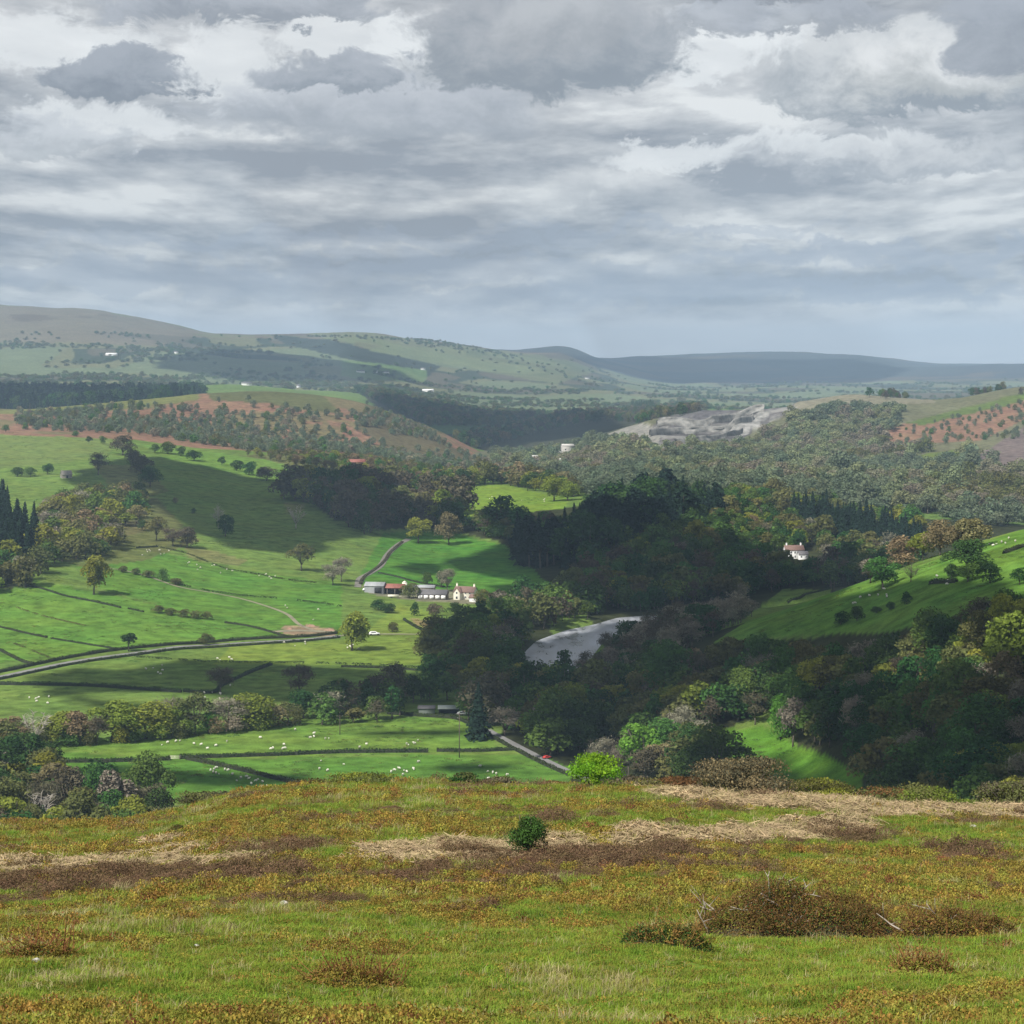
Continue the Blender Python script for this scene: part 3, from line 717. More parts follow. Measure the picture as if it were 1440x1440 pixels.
def limbs(seed, n=6, r0=.022, z0=.22, spread=.30, top=.85, twigs=0, tr=.0035):
    r = np.random.default_rng(seed+99); m = MB()
    b = [(0, 0, -.04), (.004, .002, z0*.5), (r.normal()*.01, r.normal()*.01, z0)]
    m.tube(b, [r0*1.5, r0, r0*.85], 7)
    ends = []
    m.tube([b[2], (b[2][0]+.02, -.01, (z0+top)/2), (.03, .0, top)], [r0*.8, r0*.45, r0*.1], 5)
    ends.append(((0, 0, z0), (.03, 0, top)))
    for i in range(n):
        a = 2*math.pi*(i/n)+r.uniform(-.4, .4); e = spread*r.uniform(.65, 1.05); zz = r.uniform(.45, 1)*top
        s = np.array([0, 0, z0*r.uniform(.8, 1.25)]); t = np.array([math.cos(a)*e, math.sin(a)*e, zz])
        mid = s*.5+t*.5+np.array([0, 0, -.03])
        m.tube([s, mid, t], [r0*.55, r0*.35, r0*.1], 5); ends.append((mid, t))
    for i in range(twigs):
        s, t = ends[r.integers(len(ends))]; s = np.array(s); t = np.array(t); q = s+(t-s)*r.uniform(.1, 1)
        d = unit(1, r)[0]; d[2] = abs(d[2])*.9+.1; L_ = r.uniform(.08, .22)
        m.tube([q, q+d*L_*.5+np.array([0, 0, .01]), q+d*L_+r.normal(size=3)*.02], [tr, tr*.8, tr*.3], 3, cap=False)
    return m
def twig_cloud(seed, n, ln, w, **k):
    """haze of fine bare twigs"""
    return crown_broad(seed, n, ln, asp=w, **k)
def conifer_mb(seed, n, leaf, rr=.21):
    r = np.random.default_rng(seed); m = MB()
    z = r.uniform(.04, 1, n)**.85; tier = np.floor(z*13)/13; f = (z-tier)*13
    rad = rr*(1.04-z)*(1.1-.45*f)*r.uniform(.25, 1.0, n)**.5
    a = r.uniform(0, 2*math.pi, n); rad *= 1+.22*np.sin(a*3+tier*40+seed)
    p = np.stack([np.cos(a)*rad, np.sin(a)*rad, z-.05*rad/rr], 1)
    d = np.stack([np.cos(a), np.sin(a), np.full(n, .8)], 1)
    m.cards(p, d+r.normal(size=(n, 3))*.5, leaf*(1.25-z), .6, r); return m
def pole_mb(r0=.014, top=.95):
    m = MB(); m.tube([(0, 0, -.03), (0, 0, top*.5), (0, 0, top)], [r0, r0*.6, r0*.1], 6); return m

SH = {}                                              # shape -> list of (crown builder, trunk mesh)
def shape(kind, v, lod):
    s = v*17+3
    n = {0: 1.0, 1: .28}[lod]; lf = {0: 1.0, 1: 1.75}[lod]
    if kind == 'oak':   return crown_broad(s, int(3200*n), .040*lf, .525, .43, .405, 17, .38, gap=.12), limbs(s, 6 if lod == 0 else 3)
    if kind == 'round': return crown_broad(s, int(3200*n), .038*lf, .49, .42, .46, 12, .5, gap=.06), limbs(s, 5 if lod == 0 else 2, z0=.15)
    if kind == 'tall':  return crown_broad(s, int(2400*n), .036*lf, .56, .26, .43, 12, .42, gap=.2), limbs(s, 6 if lod == 0 else 3, spread=.17, top=.9)
    if kind == 'airy':  return crown_broad(s, int(2400*n), .034*lf, .56, .40, .40, 16, .36, gap=.25), limbs(s, 8 if lod == 0 else 3, r0=.018, twigs=60 if lod == 0 else 0)
    if kind == 'bare':  return twig_cloud(s, int(2200*n), .075*lf**.5, .16*lf**.5, zc=.60, rr=.38, rz=.38, nl=14, lr=.45, shell=.75), limbs(s, 9 if lod == 0 else 3, r0=.016, spread=.3, top=.92, twigs=70 if lod == 0 else 0)
    if kind == 'snag':  return None, limbs(s, 10, r0=.02, spread=.3, top=1.0, twigs=160, tr=.006)
    if kind == 'bush':  return crown_broad(s, int(1800*n), .055*lf, .42, .50, .50, 12, .5), limbs(s, 4, r0=.02, z0=.1, spread=.3, top=.6)
    if kind == 'spruce': return conifer_mb(s, int(1500*n), .075*lf), pole_mb()
    if kind == 'pine':  return crown_broad(s, int(1800*n), .045*lf, .66, .26, .33, 10, .42, gap=.15), limbs(s, 4, r0=.018, z0=.4, spread=.15)
    raise KeyError(kind)
_mc = {}
def tmesh(kind, v, tone, lod):
    k = (kind, v, lod)
    if k not in SH:
        c, t = shape(kind, v, lod); SH[k] = (c, t)
    kk = (kind, v, tone, lod)
    if kk not in _mc:
        c, t = SH[k]
        bark = BARKP if tone in ('white bare',) else BARK
        cm = c.mesh('crown', LM[tone]) if c else None
        tm = t.mesh('trunk', bark)
        _mc[kk] = (cm, tm)
    return _mc[kk]
ASPECT = {'oak': .84, 'round': .84, 'tall': .52, 'airy': .8, 'bare': .78, 'snag': .6, 'bush': 1.0, 'spruce': .40, 'pine': .52}
NTREE = 0
_tp = {}
def tree(x, Y, h, w, kind, tone, label, group=None, name=None, cat=None, v=None, lod=0, sink=.0):
    global NTREE; NTREE += 1
    v = v if v is not None else NTREE % 4
    cm, tm = tmesh(kind, v, tone, lod)
    nm = name or {'spruce': 'conifer_tree', 'pine': 'pine_tree', 'snag': 'dead_tree', 'bush': 'bush', 'bare': 'bare_tree', 'oak': 'oak_tree'}.get(kind, 'tree')
    sx = w/ASPECT[kind]
    o = empty(nm, P(x, Y), random.uniform(0, 6.28), (sx, sx, h)); o.location.z -= sink
    t = link('trunk', tm, o)
    if cm: link('crown', cm, o)
    tag(o, label, cat or ('bush' if kind == 'bush' else 'tree'), group)
    return o

def gn_scatter(name, pts, rz, sc, idx, variants, label, cat):
    """one object: every point carries one of the given plant meshes"""
    n = len(pts)
    me = bpy.data.meshes.new(name); me.vertices.add(n); me.vertices.foreach_set('co', np.asarray(pts, np.float32).ravel())
    for an, ty, dat in (('rz', 'FLOAT', rz), ('vi', 'INT', idx)):
        a = me.attributes.new(an, ty, 'POINT'); a.data.foreach_set('value', np.asarray(dat, np.float32 if ty == 'FLOAT' else np.int32))
    a = me.attributes.new('sc', 'FLOAT_VECTOR', 'POINT'); a.data.foreach_set('vector', np.asarray(sc, np.float32).ravel())
    c = bpy.data.collections.new(name+'_kinds')
    for i, vm in enumerate(variants):
        c.objects.link(bpy.data.objects.new('kind_%03d' % i, vm))
    ng = bpy.data.node_groups.new(name, 'GeometryNodeTree')
    ng.interface.new_socket('Geometry', in_out='INPUT', socket_type='NodeSocketGeometry'); ng.interface.new_socket('Geometry', in_out='OUTPUT', socket_type='NodeSocketGeometry')
    gi = ng.nodes.new('NodeGroupInput'); go = ng.nodes.new('NodeGroupOutput')
    ci = ng.nodes.new('GeometryNodeCollectionInfo'); ci.inputs['Collection'].default_value = c; ci.inputs['Separate Children'].default_value = True; ci.inputs['Reset Children'].default_value = True
    ip = ng.nodes.new('GeometryNodeInstanceOnPoints'); ip.inputs['Pick Instance'].default_value = True
    def at(nm, ty):
        q = ng.nodes.new('GeometryNodeInputNamedAttribute'); q.data_type = ty; q.inputs['Name'].default_value = nm; return q.outputs['Attribute']
    cx = ng.nodes.new('ShaderNodeCombineXYZ'); ng.links.new(at('rz', 'FLOAT'), cx.inputs[2])
    ng.links.new(gi.outputs[0], ip.inputs['Points']); ng.links.new(ci.outputs[0], ip.inputs['Instance'])
    ng.links.new(at('vi', 'INT'), ip.inputs['Instance Index'])
    er = ng.nodes.new('FunctionNodeEulerToRotation'); ng.links.new(cx.outputs[0], er.inputs[0]); ng.links.new(er.outputs[0], ip.inputs['Rotation'])
    ng.links.new(at('sc', 'FLOAT_VECTOR'), ip.inputs['Scale']); ng.links.new(ip.outputs[0], go.inputs[0])
    o = link(name, me); md = o.modifiers.new('scatter', 'NODES'); md.node_group = ng
    return tag(o, label, cat, kind='stuff')
_jm = {}
def joined(kind, v, tone, lod=1):
    k = (kind, v, tone, lod)
    if k in _jm: return _jm[k]
    if (kind, v, lod) not in SH: SH[(kind, v, lod)] = shape(kind, v, lod)
    c, t = SH[(kind, v, lod)]
    V = []; Q = []; T = []; n = 0; mi = []; qi = []; ti = []
    for j, m in enumerate((c, t)):
        if m is None: continue
        v_ = np.concatenate(m.V); V.append(v_)
        if m.Q: q = np.concatenate(m.Q)+n; Q.append(q); qi.append(np.full(len(q), j))
        if m.T: q = np.concatenate(m.T)+n; T.append(q); ti.append(np.full(len(q), j))
        n += len(v_)
    me = mk('tree', np.concatenate(V), np.concatenate(Q), [LM[tone], BARK], np.concatenate(qi+ti), np.concatenate(T) if T else None)
    _jm[k] = me; return me

# ------------------------------------------------------------------ single trees (photo column, base row, height px, width px)
T1 = [
 (495,915,60,46,'oak','yellow green','large rounded yellow-green oak standing alone beside the grey lane'),
 (132,836,56,38,'oak','yellow green','tall yellow-green oak alone on the sloping field left of the long bush row'),
 (181,916,24,20,'pine','dark green','small dark dense tree at the bend of the grey lane'),
 (290,907,15,18,'round','olive','small round olive tree just above the grey lane'),
 (317,754,30,22,'round','dark green','dark dense tree alone on the shaded hillside beside a dead pale tree'),
 (307,742,30,16,'snag','white bare','dead pale leafless tree rising behind the dark tree on the shaded hillside'),
 (416,743,30,20,'snag','white bare','white dead tree alone on shaded grass below the dark clump'),
 (424,803,40,34,'airy','olive','thin brownish tree alone on the shaded field above the farm track'),
 (468,823,32,30,'bare','grey bare','pale bare tree at the field edge left of the farm track, leaning left'),
 (480,818,34,26,'bare','grey bare','pale bare tree just left of the stony farm track, the taller of two'),
 (588,764,36,30,'oak','yellow green','yellow-green oak at the top of the stony farm track'),
 (631,766,42,30,'round','brown','brown bushy tree right of the oak at the top of the farm track'),
 (552,889,15,17,'bush','olive','small round bush alone on the slope below the farm'),
 (1241,827,44,44,'oak','mid green','dark green leaning oak on the sunlit crest of the right-hand field'),
 (1281,818,24,18,'snag','purple brown','small bare dead tree right of the leaning oak on the right-hand field'),
 (1362,802,40,58,'round','dark green','broad dark evergreen clump on the crest of the right-hand field'),
 (1338,813,20,18,'round','dark green','small dark bush-like tree at the left foot of the broad dark evergreen clump'),
 (1392,820,26,30,'round','dark green','dark tree below the broad evergreen clump on the right-hand field'),
 (1361,818,24,30,'round','mid green','round green tree right below the broad dark evergreen clump'),
 (1434,822,22,20,'round','dark green','dark tree at the right picture edge of the right-hand field'),
 (1372,772,48,46,'oak','brown','large golden-brown tree on the ridge at the top of the right-hand field'),
 (1348,776,40,36,'oak','brown','brown tree on the ridge just left of the large golden-brown one'),
 (1322,781,46,40,'round','brown','brown tree with pale trunk in the row on the field ridge'),
 (1298,788,42,32,'oak','yellow green','yellow-green tree in the middle of the row on the field ridge'),
 (1268,798,44,42,'round','brown','wide brown tree behind and right of the leaning oak'),
 (1224,820,34,40,'bare','grey bare','pale grey-brown tree behind and left of the leaning oak'),
 (427,1010,38,42,'round','dark green','dark glossy green rounded tree at the right end of the sunlit river row'),
 (601,824,18,14,'round','mid green','small green tree behind the bush between the farm sheds'),
 (621,826,24,16,'tall','mid green','slim green tree behind the long white-walled shed'),
 (629,832,32,26,'bare','grey bare','bare brown tree between the long shed and the farmhouse'),
 (576,841,20,30,'bush','olive','wide round green bush in the farmyard between red barn and long shed'),
 (532,858,14,22,'bush','dark green','dark bushes below the red barn, left part of the clump'),
 (545,862,14,24,'bush','dark green','dark bush below the red barn, right part of the clump'),
 (583,866,18,14,'bush','dark green','small dark tree on the bank below the long shed'),
 (612,866,16,24,'bush','purple brown','dark brown bush on the shaded bank below the long shed'),
 (640,864,16,24,'bush','dark green','dark bush on the shaded bank below the farmhouse'),
 (678,850,22,28,'bush','olive','olive bush right beside the farmhouse'),
 (706,855,20,24,'round','dark green','dark tree right of the farmhouse bush at the edge of the river wood'),
 (673,1040,78,40,'spruce','conifer','tall black-green conifer standing behind the lower field near the grey sheds'),
 (553,985,48,44,'round','purple brown','dark purple-brown round tree at the corner of the sunlit field'),
 (310,975,40,40,'bare','purple brown','dark bare tree in the shaded field, left of the second bare one'),
 (420,985,50,46,'bare','purple brown','dark bare tree in the shaded field behind the dark glossy green tree'),
 (470,990,30,36,'round','dark green','dark round tree left of the purple-brown tree at the sunlit field corner'),
 (1115,1050,70,40,'airy','grey bare','pale grey sunlit tree at the wood edge beside the small bright meadow'),
 (1098,1040,62,40,'round','fresh green','bright green tree at the top corner of the small bright meadow'),
 (1050,1005,60,46,'round','mid green','green tree in the wood above the small bright meadow'),
 (884,1092,62,16,'tall','grey bare','thin pale-trunked tree at the left foot of the bright lime-green crown'),
 (906,1088,72,56,'oak','fresh green','lime-green sunlit tree just beyond the moor edge'),
 (958,1052,62,56,'bare','grey bare','pale silvery bare tree behind the dark domed bush'),
 (935,1090,48,50,'airy','brown','brownish half-bare tree right of the lime-green crown'),
 (978,1098,58,84,'bush','olive','large dark olive domed bush beside the small bright meadow'),
 (850,1080,40,40,'bare','grey bare','pale twiggy bare shrub at the bend of the hedged lane'),
 (870,1082,36,22,'bare','grey bare','grey twiggy shrub between the lane and the lime-green tree'),
 (760,1048,44,50,'round','mid green','round green tree beside the hedged lane, the nearest to its bend'),
 (815,1062,46,44,'round','dark green','dark green tree right of the hedged lane with a visible pale trunk'),
 (710,1035,38,42,'bare','grey bare','greyish tree at the head of the hedged lane'),
]
# the sunlit row along the hidden river
ROW = [(20,1050,48,40,'airy','brown','thin brown'),(48,1050,50,30,'snag','white bare','bare whitish'),(72,1045,34,34,'bush','yellow green','low yellow-green'),(82,1043,46,40,'oak','yellow green','yellow-green'),
 (112,1043,50,42,'oak','brown','golden-brown'),(158,1040,58,52,'oak','yellow green','tall yellow-green'),(205,1036,48,52,'round','yellow green','broad yellow-green'),(242,1032,36,34,'round','yellow green','small leafy yellow-green'),
 (235,1028,54,32,'bare','grey bare','tall bare grey'),(274,1030,60,44,'airy','olive','greyish-green airy'),(293,1028,28,24,'bush','fresh green','low bright green'),(320,1024,44,44,'bare','grey bare','pale bare'),
 (350,1022,50,52,'round','yellow green','bright yellow-green'),(388,1018,28,40,'bush','brown','low brown'),(405,1014,30,30,'airy','olive','small olive airy'),(136,1044,38,26,'bare','purple brown','dark bare'),(182,1040,30,28,'bush','olive','low olive')]
WHERE = ['at the left picture edge','beside the leftmost bare one','right of the whitish bare one','left of the golden-brown one','left of the tallest oak','in the left half','next to the tall bare grey one','right of the tall bare one','in the middle','right of the middle','below the pale bare one','left of the bright rounded oak','near the right end','right of the bright rounded oak','beside the dark glossy tree','between two yellow-green ones','under the tallest oak']
for (px, py, h, w, k, tn, ds), wh in zip(ROW, WHERE):
    py += 3; w = int(w*1.25)
    T1.append((px, py, h, w, k, tn, f'{ds} {"bush" if k=="bush" else "tree"} in the sunlit river row, {wh}'))
for i, (px, py, w, tn) in enumerate([(36,1052,30,'mid green'),(58,1050,28,'olive'),(96,1047,34,'mid green'),(124,1046,30,'olive'),(172,1043,30,'yellow green'),(190,1042,26,'mid green'),(222,1038,30,'yellow green'),(252,1036,30,'olive'),(264,1034,26,'mid green'),(305,1030,30,'brown'),(330,1028,34,'pale brown'),(368,1024,32,'yellow green'),(415,1018,26,'olive'),(5,1054,34,'mid green')]):
    T1.append((px, py+2, 22, w, 'bush', tn, f'{tn} bush under the river row, '+['right of the whitish bare tree','second from left','third from left','under the golden-brown tree','left of the tallest oak foot','right of the tallest oak foot','beside the broad yellow-green tree','under the small leafy tree','at the foot of the airy tree','left of the pale bare tree','right of the pale bare tree','under the bright rounded oak','at the right end','at the left picture edge'][i]))
# lower-left cluster beyond the moor edge
for t_ in [(18,1180,75,62,'round','olive','pale olive tree in the lower-left clump, at the picture edge'),(56,1180,64,40,'snag','white bare','bare whitish tree in the lower-left clump'),
 (70,1130,56,62,'oak','brown','rusty brown tree in the lower-left clump behind the bare one'),(20,1090,56,70,'round','dark green','big dark tree above the lower-left clump at the picture edge'),(98,1150,66,56,'round','purple brown','dark brown tree in the middle of the lower-left clump'),
 (134,1165,76,48,'round','mid green','bright green leafy tree in the lower-left clump'),(162,1170,80,46,'tall','grey bare','tall pale bare tree in the lower-left clump with a light trunk'),(190,1165,60,48,'bare','purple brown','dark bare tree in the lower-left clump, second from its right end'),
 (214,1158,50,44,'round','purple brown','dark purplish tree at the right end of the lower-left clump'),(78,1172,36,40,'bush','mid green','low green bush at the foot of the bare whitish tree'),(-20,1120,80,70,'round','dark green','dark tree cut off by the left picture edge'),(50,1090,40,44,'round','olive','olive tree at the corner of the lower field')]: T1.append(t_)
# trees standing singly along field edges on the left hillside
for i, (px, py, h, w, k, tn, ds) in enumerate([
 (218,637,12,12,'round','mid green','small green tree at the left start of the hillside tree line'),(236,638,17,20,'round','mid green','round green tree, second in the hillside tree line'),(254,641,12,13,'round','dark green','small dark tree, third in the hillside tree line'),
 (273,648,14,20,'round','dark green','dark round tree, fourth in the hillside tree line'),(312,654,11,9,'round','dark green','tiny round tree alone in the gap of the hillside tree line'),(333,662,15,17,'round','dark green','dark tree at the left of the three-tree hedge clump'),
 (350,668,17,20,'round','dark green','dark tree in the middle of the three-tree hedge clump'),(375,676,18,28,'round','purple brown','wide dark tree at the right of the three-tree hedge clump'),
 (173,640,26,28,'round','purple brown','dark purplish tree at the top of the line running down the hillside'),(186,652,20,24,'round','purple brown','second dark tree in the line running down the hillside'),
 (199,668,26,30,'round','purple brown','third dark tree in the line running down the hillside'),(211,684,26,28,'round','dark green','lowest dark tree in the line running down the hillside'),(138,668,30,28,'bare','purple brown','bare purplish tree in the shade behind the ruined stone barn'),
 (24,670,13,16,'round','dark green','small dark tree left of the pair above the field wall'),(43,670,12,18,'round','mid green','small green tree right of the pair above the field wall'),(67,667,14,14,'round','dark green','small dark tree just left of the ruined stone barn'),
 (125,623,9,8,'round','dark green','tiny dark tree on the upper field, left'),(107,614,8,10,'round','mid green','tiny green tree on the skyline of the upper field'),(145,624,10,10,'round','mid green','tiny green tree on the upper field beside the dark line'),
 (8,608,10,10,'round','mid green','tiny green tree at the left edge of the upper field'),(200,746,14,13,'round','dark green','small dark round bush on the patch of bracken'),(192,731,10,12,'bush','dark green','tiny dark bush above the patch of bracken'),
 (272,722,7,7,'bush','dark green','tiny dark bush on the open shaded hillside'),(247,708,8,9,'bush','brown','tiny brown bush on the upper hillside'),
 (220,760,34,30,'airy','olive','olive tree left of the brown one at the field corner'),(243,768,28,30,'bare','purple brown','brown bare tree in the field corner above the sheep'),(263,770,26,26,'round','purple brown','dark brown round tree at the right of the field corner'),
 (742,690,20,16,'round','dark green','dark tree standing at the far edge of the small sunlit hill'),(648,683,22,18,'round','dark green','dark tree left of the small sunlit hill top'),(664,682,26,22,'round','yellow green','yellow-green tree behind the small sunlit hill'),(779,705,34,32,'oak','yellow green','yellow-green oak at the left of the pair by the small sunlit hill'),(798,704,26,28,'round','yellow green','yellow-green oak at the right of the pair by the small sunlit hill')]):
    T1.append((px, py, h, w, k, tn, ds))
for px, py, h, w, k, tn, ds in T1:
    x, Y = hit(px, py, 250)
    if 1000 < px < 1440 and py < 840 : x, Y = hit(px, py, 500)
    tree(x, Y, h*1.04*Y/F, w*(1.2 if k not in ('spruce','bush') else 1)*Y/F, k, tn, ds)
# thin row of bushes on the left fields and the right-hand field
for i, (px, py, w, ds) in enumerate([(223,862,18,'left end'),(240,865,18,'second from the left'),(258,868,20,'middle'),(276,870,18,'second from the right'),(291,871,16,'right end')]):
    x, Y = hit(px, py); tree(x, Y, 11*Y/F, w*Y/F, 'bush', 'olive', f'low olive bush in the straight row across the slope, {ds}', 'bush row across the slope')
for i, (px, py, w, h, ds) in enumerate([(173,805,14,10,'left end'),(190,808,16,9,'next to the left end'),(209,812,20,10,'left of the tall one'),(229,817,18,17,'the tall dark one'),(247,822,22,10,'right end')]):
    x, Y = hit(px, py); tree(x, Y, h*Y/F, w*Y/F, 'bush', 'olive' if i != 3 else 'mid green', f'bush in the ragged line below the sheep pasture, {ds}', 'ragged line of bushes')
for i, (px, py, w, h, ds) in enumerate([(1182,878,26,18,'below the left part of the crest'),(1205,873,24,20,'second from the left'),(1232,862,16,9,'thin one left of the pair'),(1252,858,14,13,'left of the pair'),(1275,850,16,17,'right of the pair')]):
    x, Y = hit(px, py, 450); tree(x, Y, h*Y/F, w*Y/F, 'bush', 'dark green', f'dark bush in the line crossing the right-hand field, {ds}', 'bushes crossing the right-hand field')

# ------------------------------------------------------------------ woods
# (image outline of the ground they stand on, near, far, spacing, mix of (shape, tone, weight), height range, description or None for one mass)
mixW = [('round','dark green',3),('round','mid green',3),('oak','olive',3),('tall','dark green',1),('bare','purple brown',1.5),('round','purple brown',1),('bare','grey bare',.8),('airy','mid green',1),('oak','yellow green',.5)]
mixR = [('round','dark green',3),('round','mid green',4),('oak','olive',4),('tall','mid green',1),('bare','purple brown',1.6),('bare','grey bare',1.2),('airy','brown',.6),('oak','yellow green',.8),('round','mid green',1)]
mixA = [('round','pale green',3),('round','pale brown',3),('airy','brown',1),('round','blue green',3),('bush','pale green',2),('round','olive',1)]
mixS = [('bush','blue green',4),('round','blue green',2),('bush','olive',1),('bush','pale brown',1),('bush','mid green',1)]
mixC = [('spruce','conifer',1)]
mixF = [('round','dark green',3),('round','purple brown',2),('round','olive',2),('oak','mid green',1)]
WOODS = [
 ('right', [(840,1000),(900,950),(1000,945),(1095,945),(1130,940),(1250,932),(1300,918),(1440,888),(1700,870),(1700,1250),(1440,1200),(1240,1200),(1222,1105),(1185,1066),(1130,1046),(1095,1022),(1010,1020),(1000,1060),(1010,1130),(900,1110),(880,1030),(880,985)], 380, 860, 8.6, mixR, (9,14), 'shaded right-hand slope wood'),
 ('spur', [(1000,898),(1100,846),(1095,838),(1000,860),(900,895),(800,935),(760,960),(800,1000),(860,985),(960,920)], 640, 1080, 8.2, [('bare','purple brown',3),('bare','grey bare',3),('round','dark green',1)], (8,12), 'spur wood above the river'),
 ('bank', [(608,925),(640,905),(700,893),(748,905),(752,950),(735,968),(660,985),(600,988),(560,998),(450,1012),(452,998),(540,975),(605,965)], 740, 1060, 8.5, mixW, (11,17), 'dark riverside wood'),
 ('lane', [(440,1014),(600,1000),(700,985),(760,965),(800,1000),(870,1000),(880,1040),(820,1075),(780,1068),(700,1028),(640,1012),(440,1020)], 640, 880, 8.5, mixW, (10,16), 'dark wood between lane and river'),
 ('clump', [(398,702),(440,708),(470,735),(510,752),(560,742),(600,745),(655,750),(650,722),(620,695),(560,682),(500,690),(440,692)], 1150, 2100, 11, [('round','purple brown',3),('round','dark green',2),('oak','olive',2),('oak','yellow green',1)], (14,20), 'dark clump on the hillside above the farm'),
 ('left', [(95,708),(130,702),(200,704),(200,735),(150,752),(112,738),(105,745),(180,768),(176,782),(100,788),(62,800),(45,835),(-100,835),(-100,800),(40,800),(60,770),(60,720)], 950, 1700, 13.5, [('airy','brown',1.5),('oak','yellow green',3),('bare','grey bare',.6),('round','olive',3),('round','mid green',2)], (10,16), 'brown wood at the left edge'),
 ('leftconifer', [(-200,720),(0,720),(20,745),(55,778),(40,800),(-200,800)], 950, 1500, 8, mixC, (18,26), 'conifer plantation at the left edge'),
 ('river', [(700,860),(760,850),(790,850),(830,800),(700,760),(650,745),(720,735),(800,755),(1000,755),(1100,790),(1200,790),(1290,795),(1290,830),(1200,830),(1120,825),(1080,835),(1010,860),(920,868),(870,868),(820,878),(775,905),(745,905),(700,885)], 1080, 1800, 11, mixW, (11,17), 'wood across the river'),
 ('riverconifer', [(710,775),(760,780),(790,768),(840,728),(900,715),(1000,715),(1030,735),(960,745),(860,790),(800,800),(740,800)], 1150, 1800, 8, [('spruce','conifer',5),('pine','conifer',2),('round','dark green',1)], (15,25), 'dark conifers across the river'),
 ('eastconifer', [(1110,725),(1150,728),(1290,760),(1300,785),(1230,780),(1180,765),(1120,740)], 1200, 1900, 8, mixC, (13,20), 'strip of dark conifers in front of the house'),
 ('corner', [(-300,1050),(20,1060),(60,1100),(90,1130),(225,1150),(222,1200),(-300,1300)], 480, 760, 8.5, mixW, (10,15), 'lower-left clump'),
 ('meadowrim', [(1030,700),(1150,705),(1200,730),(1290,738),(1290,752),(1150,722),(1110,722),(1010,712)], 1250, 2100, 11, [('oak','yellow green',2),('round','mid green',3),('round','olive',2)], (10,15), 'bright wood above the conifer strip'),
 ('east', [(1030,725),(1110,735),(1180,770),(1290,790),(1290,800),(1180,795),(1060,770),(990,745)], 1200, 1800, 11, mixR, (10,15), 'wood round the white house'),
 ('behindhill', [(620,685),(700,680),(800,700),(830,712),(800,690),(720,676),(640,676)], 1800, 2300, 13, [('oak','yellow green',2),('oak','brown',2),('round','olive',1),('round','dark green',1)], (11,17), 'tree row behind the sunlit knoll'),
]
MASS = [
 ('valleywood', [(690,640),(800,618),(870,622),(930,632),(1040,632),(1120,585),(1180,572),(1270,574),(1260,600),(1240,628),(1300,634),(1380,640),(1440,655),(1900,640),(1900,746),(1440,743),(1320,740),(1250,728),(1200,724),(1100,714),(1000,700),(840,690),(830,700),(700,672)], 1500, 3100, 14, mixA, (8,13)),
 ('farmrow', [(330,640),(480,645),(660,672),(640,690),(560,678),(480,668)], 1900, 2700, 14, [('airy','olive',2),('oak','brown',2),('oak','yellow green',1),('round','mid green',1)], (8,13)),
 ('hillscrub', [(20,583),(120,578),(240,564),(340,560),(420,562),(450,580),(520,584),(600,620),(650,650),(700,668),(600,665),(480,650),(330,632),(200,612),(30,604)], 2200, 3100, 13.5, mixS, (6,11)),
 ('quarryscrub', [(1270,600),(1440,565),(1900,540),(1900,610),(1400,618),(1260,630)], 2000, 3100, 20, mixS, (4,8)),
 ('flank', [(500,566),(560,578),(640,632),(720,660),(640,660),(560,620)], 2300, 3100, 15, mixS, (6,9)),
 ('farconifer', [(-300,556),(280,553),(290,562),(0,590),(-300,595)], 3350, 4300, 15, [('spruce','conifer',3),('pine','conifer',2),('round','dark green',2)], (14,30)),
 ('ridgewood', [(500,552),(720,562),(790,580),(700,600),(600,600),(560,580)], 3300, 5200, 18, mixF, (14,22)),
 ('ridgewood2', [(780,570),(950,562),(1000,575),(930,600),(860,592),(800,600),(640,640),(640,620),(780,590)], 3100, 5200, 22, mixF+[('airy','brown',2)], (12,20)),
 ('skyline', [(960,572),(1130,552),(1130,560),(960,580)], 2700, 3500, 14, mixF, (8,14)),
 ('skyline2', [(1160,552),(1230,546),(1260,552),(1440,548),(1440,556),(1250,562)], 2700, 3500, 17, mixF, (8,14)),
 ('knoll', [(860,574),(918,572),(920,580),(862,582)], 3300, 5000, 10, [('spruce','dark green',1)], (24,30)),
]
def sites(poly, y0, y1, sp, r, win=None):
    ys = np.arange(y0, y1, sp); us = [p[0] for p in poly]
    ulo = (min(us)-CX)/F-.005; uhi = (max(us)-CX)/F+.005
    xs = np.arange(ulo*y1 if ulo < 0 else ulo*y0, uhi*y1 if uhi > 0 else uhi*y0, sp)
    X, Y = np.meshgrid(xs, ys); X = X+r.uniform(-.42, .42, X.shape)*sp; Y = Y+r.uniform(-.42, .42, Y.shape)*sp
    Z = zg(X, Y); px, py = proj(X, Y, Z); m = inpoly(px, py, poly)
    if y0 < 1400 and y1 > 600:
        m &= (seg_dist(X, Y, RIV) > np.where(Y > 930, 22, 7))
    return X[m], Y[m], Z[m], px[m], py[m]
def visible(x, Y, z, h):
    """is the top half of a crown in sight over the land in front?"""
    ys = np.geomspace(100, max(Y-15, 110), 60)
    top = (z+h)/Y
    return bool(np.all(zg(x/Y*ys, ys) < top*ys))
BLD = [(hit(a, b, c), d) for a, b, c, d in ((501,656,1500,27),(1122,787,1100,27),(655,842,0,14),(609,842,0,16),(552,835,0,14),(528,833,0,12),(598,1003,0,10),(630,1004,0,12),(798,641,1900,22),(766,655,1900,20),(752,656,1900,10),(735,655,1900,10),(93,672,1200,9),(1107,704,1300,10))]
def keepout(x, y):
    for (a, b), d in BLD:
        if abs(x-a) < d*.62 and -d*2.6 < y-b < d*.7: return True
    return False
cand = []; rest = {}
rr_ = np.random.default_rng(5)
